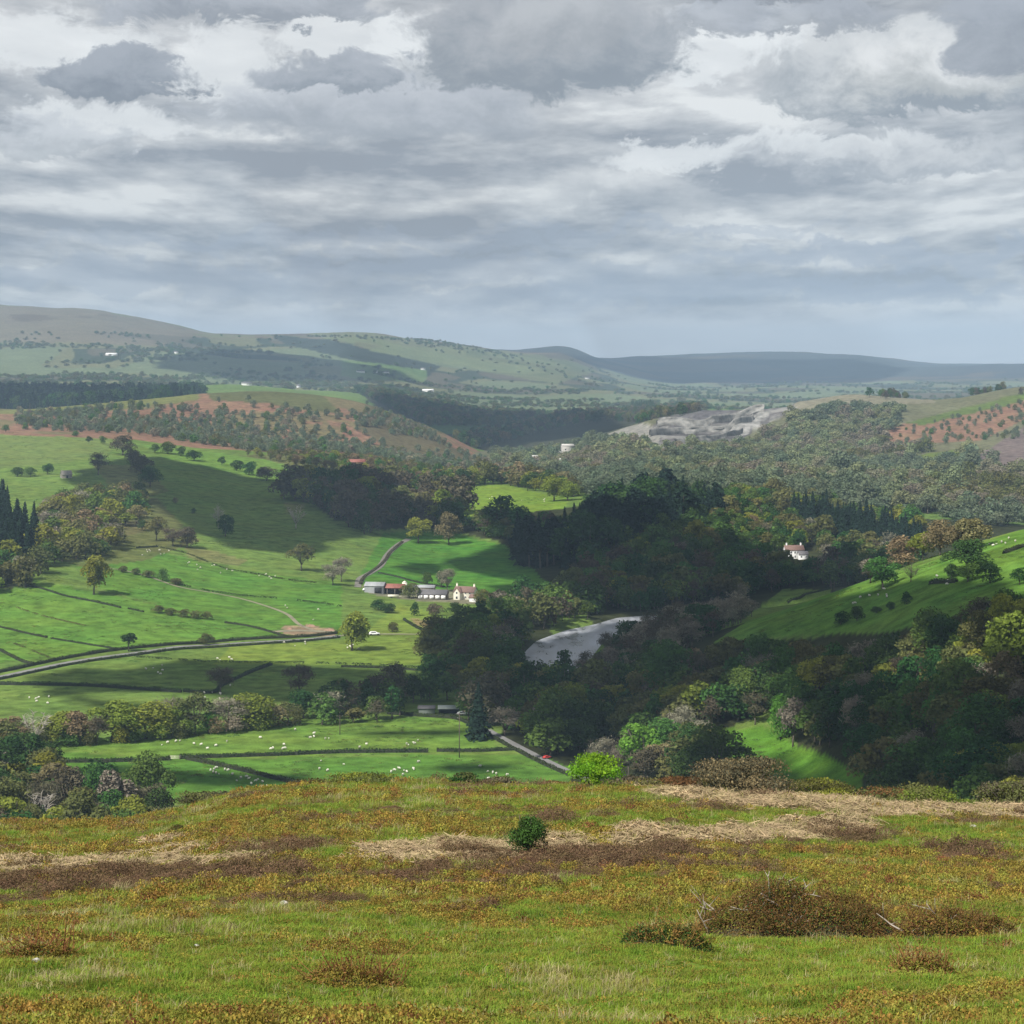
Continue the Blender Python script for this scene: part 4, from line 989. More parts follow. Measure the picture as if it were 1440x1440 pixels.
def pick(mix):
    w = np.array([m[2] for m in mix], float); return mix[rr_.choice(len(mix), p=w/w.sum())]
TP = [(hit(p[0], p[1], 250), p[3]) for p in T1]
for nm, poly, y0, y1, sp, mix, hr, desc in WOODS:
    X, Y, Z, px, py = sites(poly, y0, y1, sp, rr_)
    for x, y, z in zip(X, Y, Z):
        if any(abs(x-a)+abs(y-b) < 7 for (a, b), _ in TP): continue
        if keepout(x, y): continue
        if 855 < y < 965 and 738 < CX+F*x/y < 792: continue
        k, tn, _ = pick(mix)
        g = fbm(np.array([x]), np.array([y]), 45, 2, 60)[0]
        if nm == 'right' and g > .2 and k != 'spruce': k, tn = ('oak', 'yellow green' if rr_.random() < .35 else 'olive')
        h = rr_.uniform(*hr)*math.exp(rr_.normal(0, .16)); a_ = CX+F*x/y
        if nm in ('bank','lane') and a_ < 620: h *= .72
        w = h*ASPECT[k]*rr_.uniform(.95, 1.3)
        if k in ('oak', 'round', 'bare', 'airy'): w = max(w, sp*1.12)
        cand.append((h*w/(y*y)*(1 if abs((x/y)*F) < 735 else 0)*(1 if visible(x, y, z, h) else 0), nm, x, y, z, h, w, k, tn, desc))
print('wood sites', len(cand))
cand.sort(key=lambda c: -c[0])
NIND = 150
LOOK = {'dark green':'dark green','mid green':'mid green','olive':'olive','purple brown':'dark purplish','grey bare':'pale grey bare','brown':'light brown','yellow green':'yellow-green','conifer':'black-green spiky','blue green':'blue-green','pale brown':'pale brown','pale green':'pale green'}
UA = ['far left','left','middle','right','far right']
ind = [c for c in cand if c[0] > 0][:NIND]
inds = set(id(c) for c in ind)
boxes = {}
for c in ind: boxes.setdefault(c[1], []).append((CX+F*c[2]/c[3], HY-F*c[4]/c[3]))
def part_of(v, a): 
    lo, hi = min(a), max(a); t = (v-lo)/(hi-lo+1e-6); return 0 if t < .34 else (1 if t < .67 else 2)
from collections import defaultdict
named = defaultdict(list)
for c in ind:
    _, nm, x, y, z, h, w, k, tn, desc = c
    px, py = CX+F*x/y, HY-F*z/y
    bx = boxes[nm]; a = part_of(px, [b[0] for b in bx]); b = part_of(py, [b[1] for b in bx])
    where = f"{['upper','middle','lower'][b]} {['left','centre','right'][a]}"
    named[(nm, tn, k, where)].append(c)
ORD = ['leftmost','second','third','fourth','fifth','sixth','seventh','eighth','ninth','tenth']
for (nm, tn, k, where), L in named.items():
    L.sort(key=lambda c: c[2]/c[3])
    for i, c in enumerate(L):
        _, nm, x, y, z, h, w, k, tn, desc = c
        sh = {'oak':'spreading','round':'rounded','bare':'twiggy','airy':'thin-crowned','spruce':'pointed','tall':'tall'}[k]
        lab = f"{sh} {LOOK[tn]} tree, {where} of the {desc}"
        if len(L) > 1: lab += f", {ORD[min(i,9)]}" + (" from left" if i and len(lab.split()) < 14 else "")
        tree(x, y, h, w, k, tn, lab, 'trees of the '+desc)
def emit(name, items, label, cat):
    """items: (x, y, z, h, w, shape, tone)"""
    kinds = sorted({(i[5], i[6]) for i in items}); vs = []; ix = {}
    for kd in kinds:
        for v in range(3 if kd[0] != 'spruce' else 2):
            ix[(kd, v)] = len(vs); vs.append(joined(kd[0], v, kd[1], 1))
    pts = [(i[0], i[1], i[2]-.2) for i in items]
    sc = [(i[4]/ASPECT[i[5]], i[4]/ASPECT[i[5]], i[3]) for i in items]
    vi = [ix[((i[5], i[6]), rr_.integers(3 if i[5] != 'spruce' else 2))] for i in items]
    gn_scatter(name, pts, rr_.uniform(0, 6.28, len(pts)), sc, vi, vs, label, cat)
rem = [c for c in cand if id(c) not in inds]
con = [c[2:9] for c in rem if c[7] == 'spruce']; bro = [c[2:9] for c in rem if c[7] != 'spruce']
nearw = [c for c in bro if c[1] < 1100]; farw = [c for c in bro if c[1] >= 1100]
emit('woodland', nearw, 'broadleaf wood massed on the near valley sides, dark green and brown', 'woodland')
emit('woodland', farw, 'broadleaf wood across the river and on the farther slopes', 'woodland')
emit('conifer_wood', con, 'dark conifer plantations beyond the river and at the left edge', 'conifer wood')
g = defaultdict(list)
STRIPS = [[(1225,716),(1330,729),(1325,738),(1240,727)],[(1345,722),(1440,716),(1440,726),(1350,730)],[(1062,697),(1108,700),(1100,712),(1060,708)],[(1268,640),(1345,632),(1372,636),(1340,649),(1290,652)]]
for nm, poly, y0, y1, sp, mix, hr in MASS:
    X, Y, Z, px, py = sites(poly, y0, y1, sp, rr_)
    dn = fbm(X, Y, 150, 3, 70)
    for x, y, z, q in zip(X, Y, Z, dn):
        if nm in ('hillscrub', 'quarryscrub', 'flank') and q < -.07+rr_.uniform(-.12, .12): continue
        if nm in ('skyline', 'skyline2') and q < -.02: continue
        if keepout(x, y): continue
        if nm == 'valleywood':
            a_, b_ = CX+F*x/y, HY-F*z/y
            if any(inpoly(np.array(a_), np.array(b_), s_) for s_ in STRIPS): continue
        k, tn, _ = pick(mix); h = rr_.uniform(*hr)
        if nm == 'valleywood':
            t_ = fbm(np.array([x]), np.array([y]), 170, 3, 71)[0]+rr_.normal()*.05
            if fbm(np.array([x]), np.array([y]), 120, 3, 72)[0] > .2: continue
            tn = 'blue green' if t_ > .04 else ('pale green' if t_ > -.09 else ('pale brown' if t_ > -.17 else 'olive'))
            h *= math.exp(rr_.normal(0, .25))
        w = max(h*ASPECT[k], sp*rr_.uniform(.9, 1.35) if nm == 'valleywood' else 0) if k != 'spruce' else h*.36
        key = {'valleywood':'a','farmrow':'a','hillscrub':'b','quarryscrub':'b','flank':'b','farconifer':'c','knoll':'c'}.get(nm, 'd')
        if nm == 'valleywood' and inpoly(np.array(CX+F*x/y), np.array(HY-F*z/y), [(1375,640),(1440,612),(1900,600),(1900,672),(1440,676),(1380,668)]) and rr_.random() < .85: continue
        g[key].append((x, y, z, h, w, k, tn))
# scattered trees and hedgerows on the far hills
fx = rr_.uniform(-.3, .3, 16000); fy = rr_.uniform(4800, 9600, 16000); X = fx*fy; Z = zg(X, fy)
qn = vnoise(X/260+7+fbm(X, fy, 500, 2, 8), fy/420); hd = np.minimum.reduce([np.abs(qn-.62), np.abs(qn-.45), np.abs(qn-.3)])
m = ((hd < .009) | (fbm(X, fy, 350, 3, 80) > .13) | (rr_.uniform(0, 1, 16000) < .008)) & (Z < 130)
for x, y, z in zip(X[m], fy[m], Z[m]): g['e'].append((x, y, z, rr_.uniform(6, 11), rr_.uniform(10, 20), 'round', ['blue green','olive','mid green'][rr_.integers(3)]))
emit('woodland', g['a'], 'grey-green wood filling the valley side below the quarry', 'woodland')
emit('scrub', g['b'], 'scattered scrub and small trees over the bracken hillsides', 'scrub')
emit('conifer_wood', g['c'], 'distant dark conifer band behind the bracken hill at left', 'conifer wood')
emit('woodland', g['d'], 'shaded woods on the ridges in the middle distance', 'woodland')
emit('woodland', g['e'], 'hedgerows and copses dotted over the far hills', 'woodland')
print({k: len(v) for k, v in g.items()}, len(nearw), len(farw), len(con))
# ------------------------------------------------------------------ hedges
HM = leafmat('hedge_leaf', (.038,.055,.02), .3, .15)
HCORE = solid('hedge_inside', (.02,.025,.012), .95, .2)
def hedge(pts, h, w, label, gappy=0.0, seed=0, tone=None, ymin=0):
    h *= .8; w *= .85
    r = np.random.default_rng(seed+500)
    g = smooth_line([hit(px, py, ymin) for px, py in pts], 5)[:, :2]
    sl_ = np.hypot(*(g[1:]-g[:-1]).T); S = np.concatenate([[0], np.cumsum(sl_)]); L = S[-1]
    n = int(L*16*max(h, 1)); s = r.uniform(0, L, n)
    if gappy: s = s[vnoise(s/4.0+seed*7, s*0+seed) > gappy]
    n = len(s); i = np.clip(np.searchsorted(S, s)-1, 0, len(g)-2); t = (s-S[i])/(S[i+1]-S[i]+1e-9)
    c = g[i]*(1-t)[:, None]+g[i+1]*t[:, None]; d = (g[i+1]-g[i])/(sl_[i][:, None]+1e-9); nn = np.stack([-d[:, 1], d[:, 0]], 1)
    hh = h*(.75+.6*vnoise(s/3.0+seed, s*0+1.5)); a = r.uniform(0, math.pi, n)
    off = np.cos(a)*w*.5*r.uniform(.75, 1.1, n); zz = np.sin(a)**.6*hh*r.uniform(.8, 1.05, n)
    q = c+nn*off[:, None]; p = np.stack([q[:, 0], q[:, 1], zg(q[:, 0], q[:, 1])+zz], 1)
    m = MB(); m.cards(p, np.stack([nn[:, 0]*np.cos(a), nn[:, 1]*np.cos(a), np.sin(a)], 1)+r.normal(size=(n, 3))*.5, r.uniform(.3, .55, n), 1, r)
    o = m.build('hedge', tone or HM)
    # woody inside
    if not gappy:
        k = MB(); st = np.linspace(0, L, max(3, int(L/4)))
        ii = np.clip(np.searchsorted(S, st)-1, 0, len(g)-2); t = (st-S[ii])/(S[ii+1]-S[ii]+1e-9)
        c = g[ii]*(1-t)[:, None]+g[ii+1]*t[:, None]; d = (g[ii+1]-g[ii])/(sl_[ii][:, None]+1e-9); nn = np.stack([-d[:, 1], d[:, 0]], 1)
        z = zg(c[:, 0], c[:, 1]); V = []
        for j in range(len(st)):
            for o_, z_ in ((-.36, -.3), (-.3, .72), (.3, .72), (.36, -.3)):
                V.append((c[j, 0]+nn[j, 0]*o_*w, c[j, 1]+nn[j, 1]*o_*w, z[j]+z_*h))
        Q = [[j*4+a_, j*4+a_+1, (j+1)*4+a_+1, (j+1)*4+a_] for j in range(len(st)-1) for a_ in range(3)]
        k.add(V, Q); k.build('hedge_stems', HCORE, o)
    tag(o, label, 'hedge'); return o
hedge([(-40,952),(0,946),(100,925),(200,911),(330,901),(430,896),(476,891)], 1.9, 1.8, 'long trimmed hedge along the upper side of the grey lane', seed=1)
hedge([(-40,962),(0,956),(100,935),(190,922),(260,913),(330,909),(430,902),(478,897)], 1.3, 1.4, 'low hedge along the lower side of the grey lane', seed=2)
hedge([(0,963),(120,965),(180,969),(255,974)], 1.9, 1.8, 'thick dark hedge across the shaded field at the left edge', seed=3)
hedge([(258,973),(300,975),(312,965),(350,947),(382,935)], 1.7, 1.8, 'dark hedge running diagonally up the shaded field', seed=4)
hedge([(188,924),(260,929),(350,932),(480,934),(600,940)], 1.1, 1.2, 'ragged low hedge below the sunlit field with the lone oak', seed=5, gappy=.3)
hedge([(66,1072),(140,1072),(240,1069)], 1.8, 1.6, 'straight dark hedge in the lower field, left of the gateway', seed=6)
hedge([(252,1067),(380,1063),(480,1059),(602,1058)], 1.8, 1.6, 'straight dark hedge across the lower field, right of the gateway', seed=7)
hedge([(614,1057),(680,1057),(722,1055)], 1.6, 1.5, 'short end of the lower field hedge next to the hedged lane', seed=8)
hedge([(262,1068),(330,1082),(400,1099),(442,1107)], 1.9, 1.7, 'dark hedge running diagonally down the lower field towards the moor', seed=9)
hedge([(674,1026),(690,1036),(730,1058),(770,1078),(800,1091)], 1.5, 1.5, 'hedge along the field side of the lane by the lower field', seed=10)
hedge([(545,1004),(600,1008),(640,1011),(672,1024)], 1.8, 2.2, 'dark hedge in front of the low grey sheds', seed=11)
hedge([(-20,878),(0,882),(66,897)], 1.1, 1.2, 'thin hedge on the left fields, upper piece ending in the slope', seed=12)
hedge([(72,898),(120,906),(168,914)], 1.0, 1.2, 'thin hedge on the left fields, lower piece reaching the lane', seed=13)
hedge([(-20,910),(0,915),(30,930),(46,934)], 1.3, 2.2, 'short brownish hedge at the left picture edge above the lane', seed=14)
hedge([(0,822),(50,826),(90,838),(130,846),(170,855)], 1.2, 1.3, 'hedge along the top of the left field below the oak', seed=15)
hedge([(180,856),(202,861)], 1.0, 1.2, 'short stub of hedge right of the hedge below the oak', seed=16)
hedge([(255,823),(290,831),(330,837),(400,843),(480,853)], 1.3, 1.4, 'gappy hedge along the sunlit field above the brown track', seed=17, gappy=.25)
hedge([(316,876),(350,881),(380,889),(405,897)], 1.2, 1.3, 'curving hedge above the lane near the earth heaps', seed=18)
hedge([(192,771),(222,769)], 1.3, 1.2, 'short hedge by the wood corner above the sheep', seed=19)
hedge([(224,770),(260,778),(290,790),(320,801),(350,806),(400,815),(445,820)], 1.1, 1.2, 'gappy hedge along the top of the sheep pasture', seed=20, gappy=.25)
hedge([(532,806),(560,812),(590,820),(625,826)], 1.2, 1.3, 'thin hedge curving behind the farm buildings', seed=21)
hedge([(688,836),(705,840),(725,846)], 1.5, 1.6, 'short hedge on the field edge right of the farmhouse', seed=22)
hedge([(480,938),(540,940),(600,944)], 1.4, 1.4, 'hedge at the foot of the bright field beside the river wood', seed=23)
hedge([(1107,848),(1130,838),(1160,830),(1185,823)], 1.3, 1.6, 'hedge along the far skyline edge of the right-hand field', seed=24, ymin=500)
hedge([(1308,821),(1345,819)], 1.8, 2, 'thick dark hedge on the right-hand field under the evergreen clump', seed=25, ymin=450)
hedge([(1412,779),(1440,769)], 1.8, 2, 'short thick hedge at the upper right field corner', seed=26, ymin=450)
hedge([(568,872),(590,885),(612,893),(640,897)], 1.5, 1.8, 'dark hedge curling round the red earth bank below the farm', seed=27)
hedge([(20,905),(60,921),(95,934)], .5, 1.6, 'faint ridge of rough grass on the field left of the lane', seed=28, gappy=.3, tone=LM['olive'])
hedge([(20,853),(60,866),(120,880)], .5, 1.6, 'faint strip of rough grass across the upper left field', seed=29, gappy=.3, tone=LM['olive'])

# ------------------------------------------------------------------ lanes and tracks
ROAD = solid('lane_surface', (.19,.185,.18), .9, .15, .4)
DIRT = solid('track_earth', (.21,.19,.12), .95, .3, .3)
ROCKY = solid('track_stone', (.17,.155,.13), .95, .4, .5)
def lane(pts, w, mat, name, dz=.15, ymin=0):
    tag(link(name, ribbon(name, [hit(a, b, ymin) for a, b in pts], w, mat, dz=dz)), kind='structure')
lane([(-60,966),(0,952),(100,931),(200,917),(260,909),(330,905),(430,899),(478,894)], 3.5, ROAD, 'road')
lane([(478,894),(530,892),(600,892),(650,890)], 3.2, DIRT, 'road')
lane([(684,1026),(700,1035),(740,1056),(780,1076),(806,1088),(830,1098)], 3.2, ROAD, 'road')
lane([(152,799),(200,808),(250,825),(300,834),(350,845),(400,862),(420,878),(440,886)], 2.2, DIRT, 'path')
lane([(503,826),(506,814),(520,806),(535,796),(545,780),(560,766),(575,758)], 4.0, ROCKY, 'path')
lane([(380,889),(420,887),(470,889)], 6.0, DIRT, 'path')

# ------------------------------------------------------------------ buildings
GREYROOF = solid('grey_sheet_roof', (.30,.31,.32), .6, .15, .8, streak=(1,.2,1))
SLATE = solid('slate_roof', (.115,.11,.115), .7, .25, 1.5)
REDROOF = solid('rusty_red_roof', (.25,.09,.065), .7, .25, .8, streak=(1,.2,1))
TILE = solid('brown_red_tiles', (.18,.11,.09), .8, .25, 2)
CREAM = solid('cream_wall', (.78,.74,.62), .85, .06, 1)
WHITE = solid('white_wall', (.82,.82,.80), .8, .05, 1)
STONE = solid('stone_wall', (.30,.27,.23), .9, .3, 1.2, bump=.4)
DARK = solid('dark_opening', (.02,.02,.022), .9, .2)
GLASS = solid('window_glass', (.04,.05,.06), .15, .1)
TIMBER = solid('weathered_timber', (.10,.08,.06), .85, .3, 2)
GREENWALL = solid('grey_green_sheet', (.22,.25,.23), .7, .15, 1)
METAL = solid('galvanised_metal', (.45,.46,.47), .45, .1, 1, metal=.6)
CONC = solid('pale_concrete', (.52,.50,.46), .9, .15, .3)
def building(name, px, py, L, W, H, RH, rz, wm, rm, label, cat='house', wins=(), doors=(), chim=(), ymin=0, openf=False, pos=None, over=.35, root=None, off=(0,0), wbits=None):
    """gabled block: long side faces -Y before turning; windows and doors given on the front wall"""
    x, Y = pos if pos else hit(px, py, ymin)
    if root is None:
        z = min(float(zg(x+a*L/2, Y+b*W/2)) for a in (-1, 1) for b in (-1, 1))
        root = empty(name, (x, Y, float(zg(x, Y))-.1), rz); tag(root, label, cat)
    ox, oy = off
    m = MB(); hx, hy = L/2, W/2
    if not openf:
        V = [(-hx,-hy,-1.5),(hx,-hy,-1.5),(hx,hy,-1.5),(-hx,hy,-1.5),(-hx,-hy,H),(hx,-hy,H),(hx,hy,H),(-hx,hy,H),(-hx,0,H+RH-.05),(hx,0,H+RH-.05)]
        m.add(np.array(V)+[ox,oy,0], [[0,1,5,4],[1,2,6,5],[2,3,7,6],[3,0,4,7]], [[5,6,9],[7,4,8]])
    else:                                              # three-sided shed with posts at the front
        m.box((ox, oy+hy-.1, H/2-.5), (L, .2, H+1)); m.box((ox-hx+.1, oy-.1, H/2-.5), (.2, W-.22, H+1)); m.box((ox+hx-.1, oy-.1, H/2-.5), (.2, W-.22, H+1))
        n = max(2, int(L/4))
        for i in range(n+1): m.box((ox-hx+.3+(L-.6)*i/n, oy-hy+.25, H/2-.5), (.22, .22, H+1))
        m.add(np.array([(-hx+.01,-hy,H),(-hx+.01,hy,H),(-hx+.01,0,H+RH-.05),(hx-.01,-hy,H),(hx-.01,hy,H),(hx-.01,0,H+RH-.05)])+[ox,oy,0], None, [[0,2,1],[3,4,5]])
    m.build('wall', wm, root)
    r = MB(); e = over; th = .14; sl_ = RH/hy
    for s in (-1, 1):
        A = np.array([(-hx-e, s*(hy+e), H-sl_*e), (hx+e, s*(hy+e), H-sl_*e), (hx+e, s*.0, H+RH), (-hx-e, s*.0, H+RH)])
        B = A+[0, 0, th]; V = np.concatenate([A, B])+[ox,oy,0]
        r.add(V, [[0,1,2,3],[7,6,5,4],[0,4,5,1],[1,5,6,2],[3,7,4,0]])
    ro = r.build('roof', rm, root)
    for cx, ch in chim:
        c = MB(); c.box((ox+cx, oy, H+RH+ch/2-.4), (.9, .7, ch+.8)); c.box((ox+cx, oy, H+RH+ch+.06), (1.05, .85, .12)); 
        for q in (-.22, .22): c.tube([(ox+cx+q, oy, H+RH+ch+.1), (ox+cx+q, oy, H+RH+ch+.5)], .12, 7)
        c.build('chimney', wm if wbits is None else wbits, ro)
    for (wx_, wz_, ww, wh) in wins:
        f = MB(); y = oy-hy-.03; t = .09
        for bx_ in ((wx_, wz_-wh/2, ww, t), (wx_, wz_+wh/2, ww, t), (wx_-ww/2, wz_, t, wh+t), (wx_+ww/2, wz_, t, wh+t), (wx_, wz_, t*.7, wh-t)):
            f.box((ox+bx_[0], y, bx_[1]), (bx_[2], .1, bx_[3]))
        fo = f.build('window', WHITE, root); g_ = MB(); g_.box((ox+wx_, y+.005, wz_), (ww-.05, .05, wh-.05)); g_.build('pane', GLASS, fo)
    for (dx_, dw, dh, dm) in doors:
        d = MB(); d.box((ox+dx_, oy-hy-.03, dh/2), (dw, .09, dh)); d.build('door', dm, root)
    return root
a = -.15
building('barn', 528, 833, 11, 9, 4.2, 1.8, a, GREYROOF, GREYROOF, 'grey metal-sheeted barn at the left end of the farm, beside the red-roofed one', 'barn', doors=[(2.5,4.2,3.4,DARK)])
building('barn', 552, 835, 14, 9, 3.9, 1.9, a, STONE, REDROOF, 'open-fronted farm barn with a rusty red roof between grey barn and bush', 'barn', openf=True)
sh = building('shed', 609, 842, 16.5, 8, 3.0, 2.2, a, TIMBER, SLATE, 'long low shed with slate roof and white wall panels in the farm middle', 'shed')
for i in range(5):
    m = MB(); m.box((-6.6+i*3.3, -4.05, 1.45), (2.5, .1, 2.1)); m.build('wall_panel', WHITE, sh)
building('shed', 596, 833, 13, 5, 3.2, 1.2, a, STONE, GREYROOF, 'small grey-roofed shed close behind the long slate-roofed one', 'shed')
fh = building('farmhouse', 655, 842, 12, 7, 4.3, 2.8, -.35, CREAM, TILE, 'cream farmhouse with steep reddish tiled roof and chimneys at the right of the farm', 'house',
   wins=[(3.8,1.4,1.1,1.2),(3.8,3.7,1.1,1.1),(1.2,3.7,1.0,1.1),(1.2,1.4,1,1.2)], chim=[(-5.3,1.4),(5.2,1.2)])
# front wing with its gable to the valley
m = MB(); m.add([(-4.6,-7.5,-1.5),(-.6,-7.5,-1.5),(-.6,-3.5,-1.5),(-4.6,-3.5,-1.5),(-4.6,-7.5,4.2),(-.6,-7.5,4.2),(-.6,-3.5,4.2),(-4.6,-3.5,4.2),(-2.6,-7.5,6.6),(-2.6,-3.5,6.6)], [[0,1,5,4],[1,2,6,5],[3,0,4,7]], [[4,5,8]])
m.build('wall', CREAM, fh)
m = MB()
for s in (-1, 1):
    A = np.array([(-2.6+s*2.35,-7.8,3.85),(-2.6+s*2.35,-1.2,3.85),(-2.6,-1.2,6.7),(-2.6,-7.8,6.7)]); m.add(np.concatenate([A, A+[0,0,.14]]), [[0,1,2,3],[7,6,5,4],[0,4,5,1],[1,5,6,2],[2,6,7,3],[3,7,4,0]])
m.build('roof', TILE, fh)
m = MB(); m.box((-2.6,-7.54,1.4), (1.1,.1,1.3)); m.box((-2.6,-7.54,4.1), (.9,.1,1.0)); m.build('window', GLASS, fh)
building('outhouse', 667, 846, 4.5, 4, 2.6, 1.6, -.5, WHITE, TILE, 'small white outhouse at the right corner of the farmhouse', 'outhouse')
building('barn', 501, 656, 17, 10, 4.5, 2.6, .05, STONE, REDROOF, 'lone red-roofed barn on the field edge below the bracken hill', 'barn', ymin=1500, openf=True)
building('barn', 93, 672, 8, 6, 3.0, 3.0, .5, STONE, STONE, 'small ruined grey stone barn at the edge of the hillside shadow', 'barn', ymin=1200, doors=[(0,1.6,2.2,DARK)])
mh = building('country_house', 1116, 785, 12, 8, 5.6, 2.8, .1, WHITE, TILE, 'large white house half hidden in the dark wood on the right', 'house', ymin=1100,
   wins=[(-4.8+i*2.4, z, 1.0, 1.3) for i in range(5) for z in (1.6, 4.2)], chim=[(-4.6,1.2),(4.6,1.2)])
building('outhouse', 1129, 786, 6, 5, 3.2, 1.8, .1, WHITE, SLATE, 'small white wing building right of the large white house', 'house', ymin=1100, wins=[(-1.5,1.8,1,1.2),(1.5,1.8,1,1.2)])
building('outhouse', 1107, 704, 8, 5, 3, 2, .3, WHITE, SLATE, 'tiny white cottage by the small meadow above the conifer strip', 'cottage', ymin=1300)
building('shed', 600, 1003, 6, 4, 2.2, .8, 0, GREENWALL, SLATE, 'low dull grey-blue shed behind the dark hedge, the left of two', 'shed')
building('shed', 632, 1004, 8, 4, 2.4, .9, 0, DARK, GREENWALL, 'low open shed with pale green-grey roof behind the dark hedge', 'shed', openf=True)
# quarry works
q = building('crusher_house', 798, 641, 16, 12, 14, 2, .2, CONC, CONC, 'tall pale quarry building highest in the works under the quarry', 'quarry building', ymin=1900, wins=[(-4,9,2,2),(4,9,2,2)])
m = MB(); m.box((-12,0,3), (8,8,9)); m.box((10.5,-4,2), (5,6,7)); m.build('annexe', CONC, q)
for i, (px, py, L, H_, ds) in enumerate([(752,656,7,13,'tall narrow pale quarry silo at the left of the works'),(766,655,20,5,'long low pale quarry shed between the two silos'),(791,655,8,8,'square pale quarry block below the tall quarry building'),(735,655,6,7,'small pale quarry hut at the far left of the works')]):
    building('quarry_building', px, py, L, 8, H_, 1.2, .2, CONC, CONC, ds, 'quarry building', ymin=1900)
# far farms
for px, py, L, ds in [(157,500,36,'long white farm building on the far left hillside'),(194,505,14,'tiny white cottage right of the long white far farm building'),(248,497,14,'small white house beside the pale patch on the far hill'),(507,524,24,'long white farm building in the fields of the far hill'),
    (528,524,14,'white house left of the brightest one on the far hill'),(543,525,20,'brightest white house in the middle of the far hill'),(595,520,16,'white cottage right of the far hill farm group'),(602,551,32,'long white roof in the valley at the foot of the far hill'),(826,533,16,'single white house on the right end of the far hill'),(347,542,22,'pale farm building just behind the bracken hill top, left'),(420,545,8,'tiny white hut on the top of the bracken hill')]:
    building('farm_building' if L > 18 else 'cottage', px, py, L, 10, 5, 3, random.uniform(-.3, .3), WHITE, SLATE if L < 25 else WHITE, ds, 'farm building' if L > 18 else 'cottage', ymin=2600 if px == 420 else 4600, wins=[(0, 2.5, 1.5, 1.5)])

# rock faces of the quarry
ROCK = solid('quarry_rock', (.20,.195,.18), .95, .55, .12, bump=.6); ROCK_SHADED = solid('shaded_quarry_rock', (.13,.125,.13), .95, .5, .1, bump=.6)  # second, darker rock has the top face's shade put into its colour
for i, (ps, hh, mt) in enumerate([([(903,592),(930,584),(970,581),(1010,577),(1050,572),(1085,567),(1112,560)],15,ROCK_SHADED),([(925,603),(960,600),(1000,597),(1040,590),(1075,580),(1110,568)],11,ROCK),([(915,614),(950,611),(990,609),(1030,602),(1060,592)],9,ROCK),([(950,625),(985,621),(1020,616),(1045,608)],7,ROCK),([(1105,566),(1120,560),(1140,554)],9,ROCK)]):
    g = [hit(a, b, 2300) for a, b in ps]; g = [q_ for q_ in g if q_[1] < 3120]
    if len(g) < 3: continue
    g = smooth_line(g, 14)[:, :2]; V = []; rows = 5; n = len(g)
    zb = zg(g[:, 0], g[:, 1])
    for j in range(n):
        for k in range(rows+1):
            t = k/rows; jt = fbm(np.array(g[j, 0]+k*31.0), np.array(g[j, 1]+k*17.0), 16, 3, 90+i)
            top = hh*(1+.3*fbm(np.array(g[j, 0]), np.array(g[j, 1]), 45, 3, 95+i))
            V.append((g[j, 0]+jt*6, g[j, 1]+t*6+jt*14, zb[j]-2+t*(top+2)))
        V.append((g[j, 0], g[j, 1]+26, zb[j]-2+(V[-1][2]-zb[j]+2)*.85)); V.append((g[j, 0], g[j, 1]+34, zb[j]-4))
    c_ = rows+3; m = MB(); m.add(V, [[j*c_+k, (j+1)*c_+k, (j+1)*c_+k+1, j*c_+k+1] for j in range(n-1) for k in range(c_-1)])
    o = m.build('quarry_face', mt); tag(o, kind='structure')

# ------------------------------------------------------------------ vehicles
CARG = solid('car_glass', (.03,.035,.04), .1, .05); TYRE = solid('tyre', (.02,.02,.02), .8, .1)
CARW = solid('white_car_paint', (.8,.8,.8), .3, .02); CARD = solid('dark_car_paint', (.05,.06,.08), .3, .05); CARR = solid('red_paint', (.55,.04,.03), .4, .05)
def car(px, py, paint_, label, rz, k=1.0, van=False):
    x, Y = hit(px, py); o = empty('van' if van else 'car', P(x, Y), rz, (k, k, k)); tag(o, label, 'van' if van else 'car'); o.location.z += .1
    prof = [(-2.1,.35),(-2.15,.75),(-2.0,1.0),(-1.5,1.45),(.5,1.48),(1.1,1.0),(2.0,.85),(2.15,.6),(2.1,.35)] if not van else [(-2.5,.35),(-2.5,1.9),(-2.3,2.05),(1.2,2.05),(1.9,1.25),(2.5,1.05),(2.55,.35)]
    n = len(prof); m = MB(); V = [(a, s*(.85 if z < 1.1 else .72), z) for s in (-1, 1) for a, z in prof]
    m.add(V, [[i, (i+1) % n, n+(i+1) % n, n+i] for i in range(n)], [[0, i+1, i] for i in range(1, n-1)]+[[n, n+i, n+i+1] for i in range(1, n-1)])
    m.build('body', paint_, o)
    g_ = MB(); zt_, zb = (1.38, 1.02) if not van else (1.85, 1.3)
    for s in (-1, 1): g_.box((-.35 if not van else .6, s*.79, (zt_+zb)/2), (1.9 if not van else 1.2, .05, zt_-zb))
    g_.build('window', CARG, o)
    for a in (-1.35, 1.35):
        for s in (-1, 1):
            w_ = MB(); w_.tube([(a, s*.7, .33), (a, s*.9, .33)], .33, 12); w_.build('wheel', TYRE, o)
    return o
car(526.5, 893.5, CARW, 'white car on the lane right of the lone large oak', .1, 1.25)
car(515, 831, CARW, 'white car parked at the left end of the farmyard, leftmost', .3)
car(519, 828.5, CARD, 'dark car parked just behind the leftmost white car of the farmyard', -.4)
car(523, 830, CARW, 'white car parked in the middle of the farmyard cars', 0)
car(530, 832, CARW, 'white van parked right of the farmyard cars in front of the grey barn', .2, van=True)
car(563, 834, CARW, 'white car parked between the red-roofed barn and the round bush', .1)
car(651, 1006, CARW, 'pale car parked right of the two low sheds behind the dark hedge', .2)
car(769, 1067, CARR, 'small red vehicle on the hedged lane near the moor edge', .6, .7)
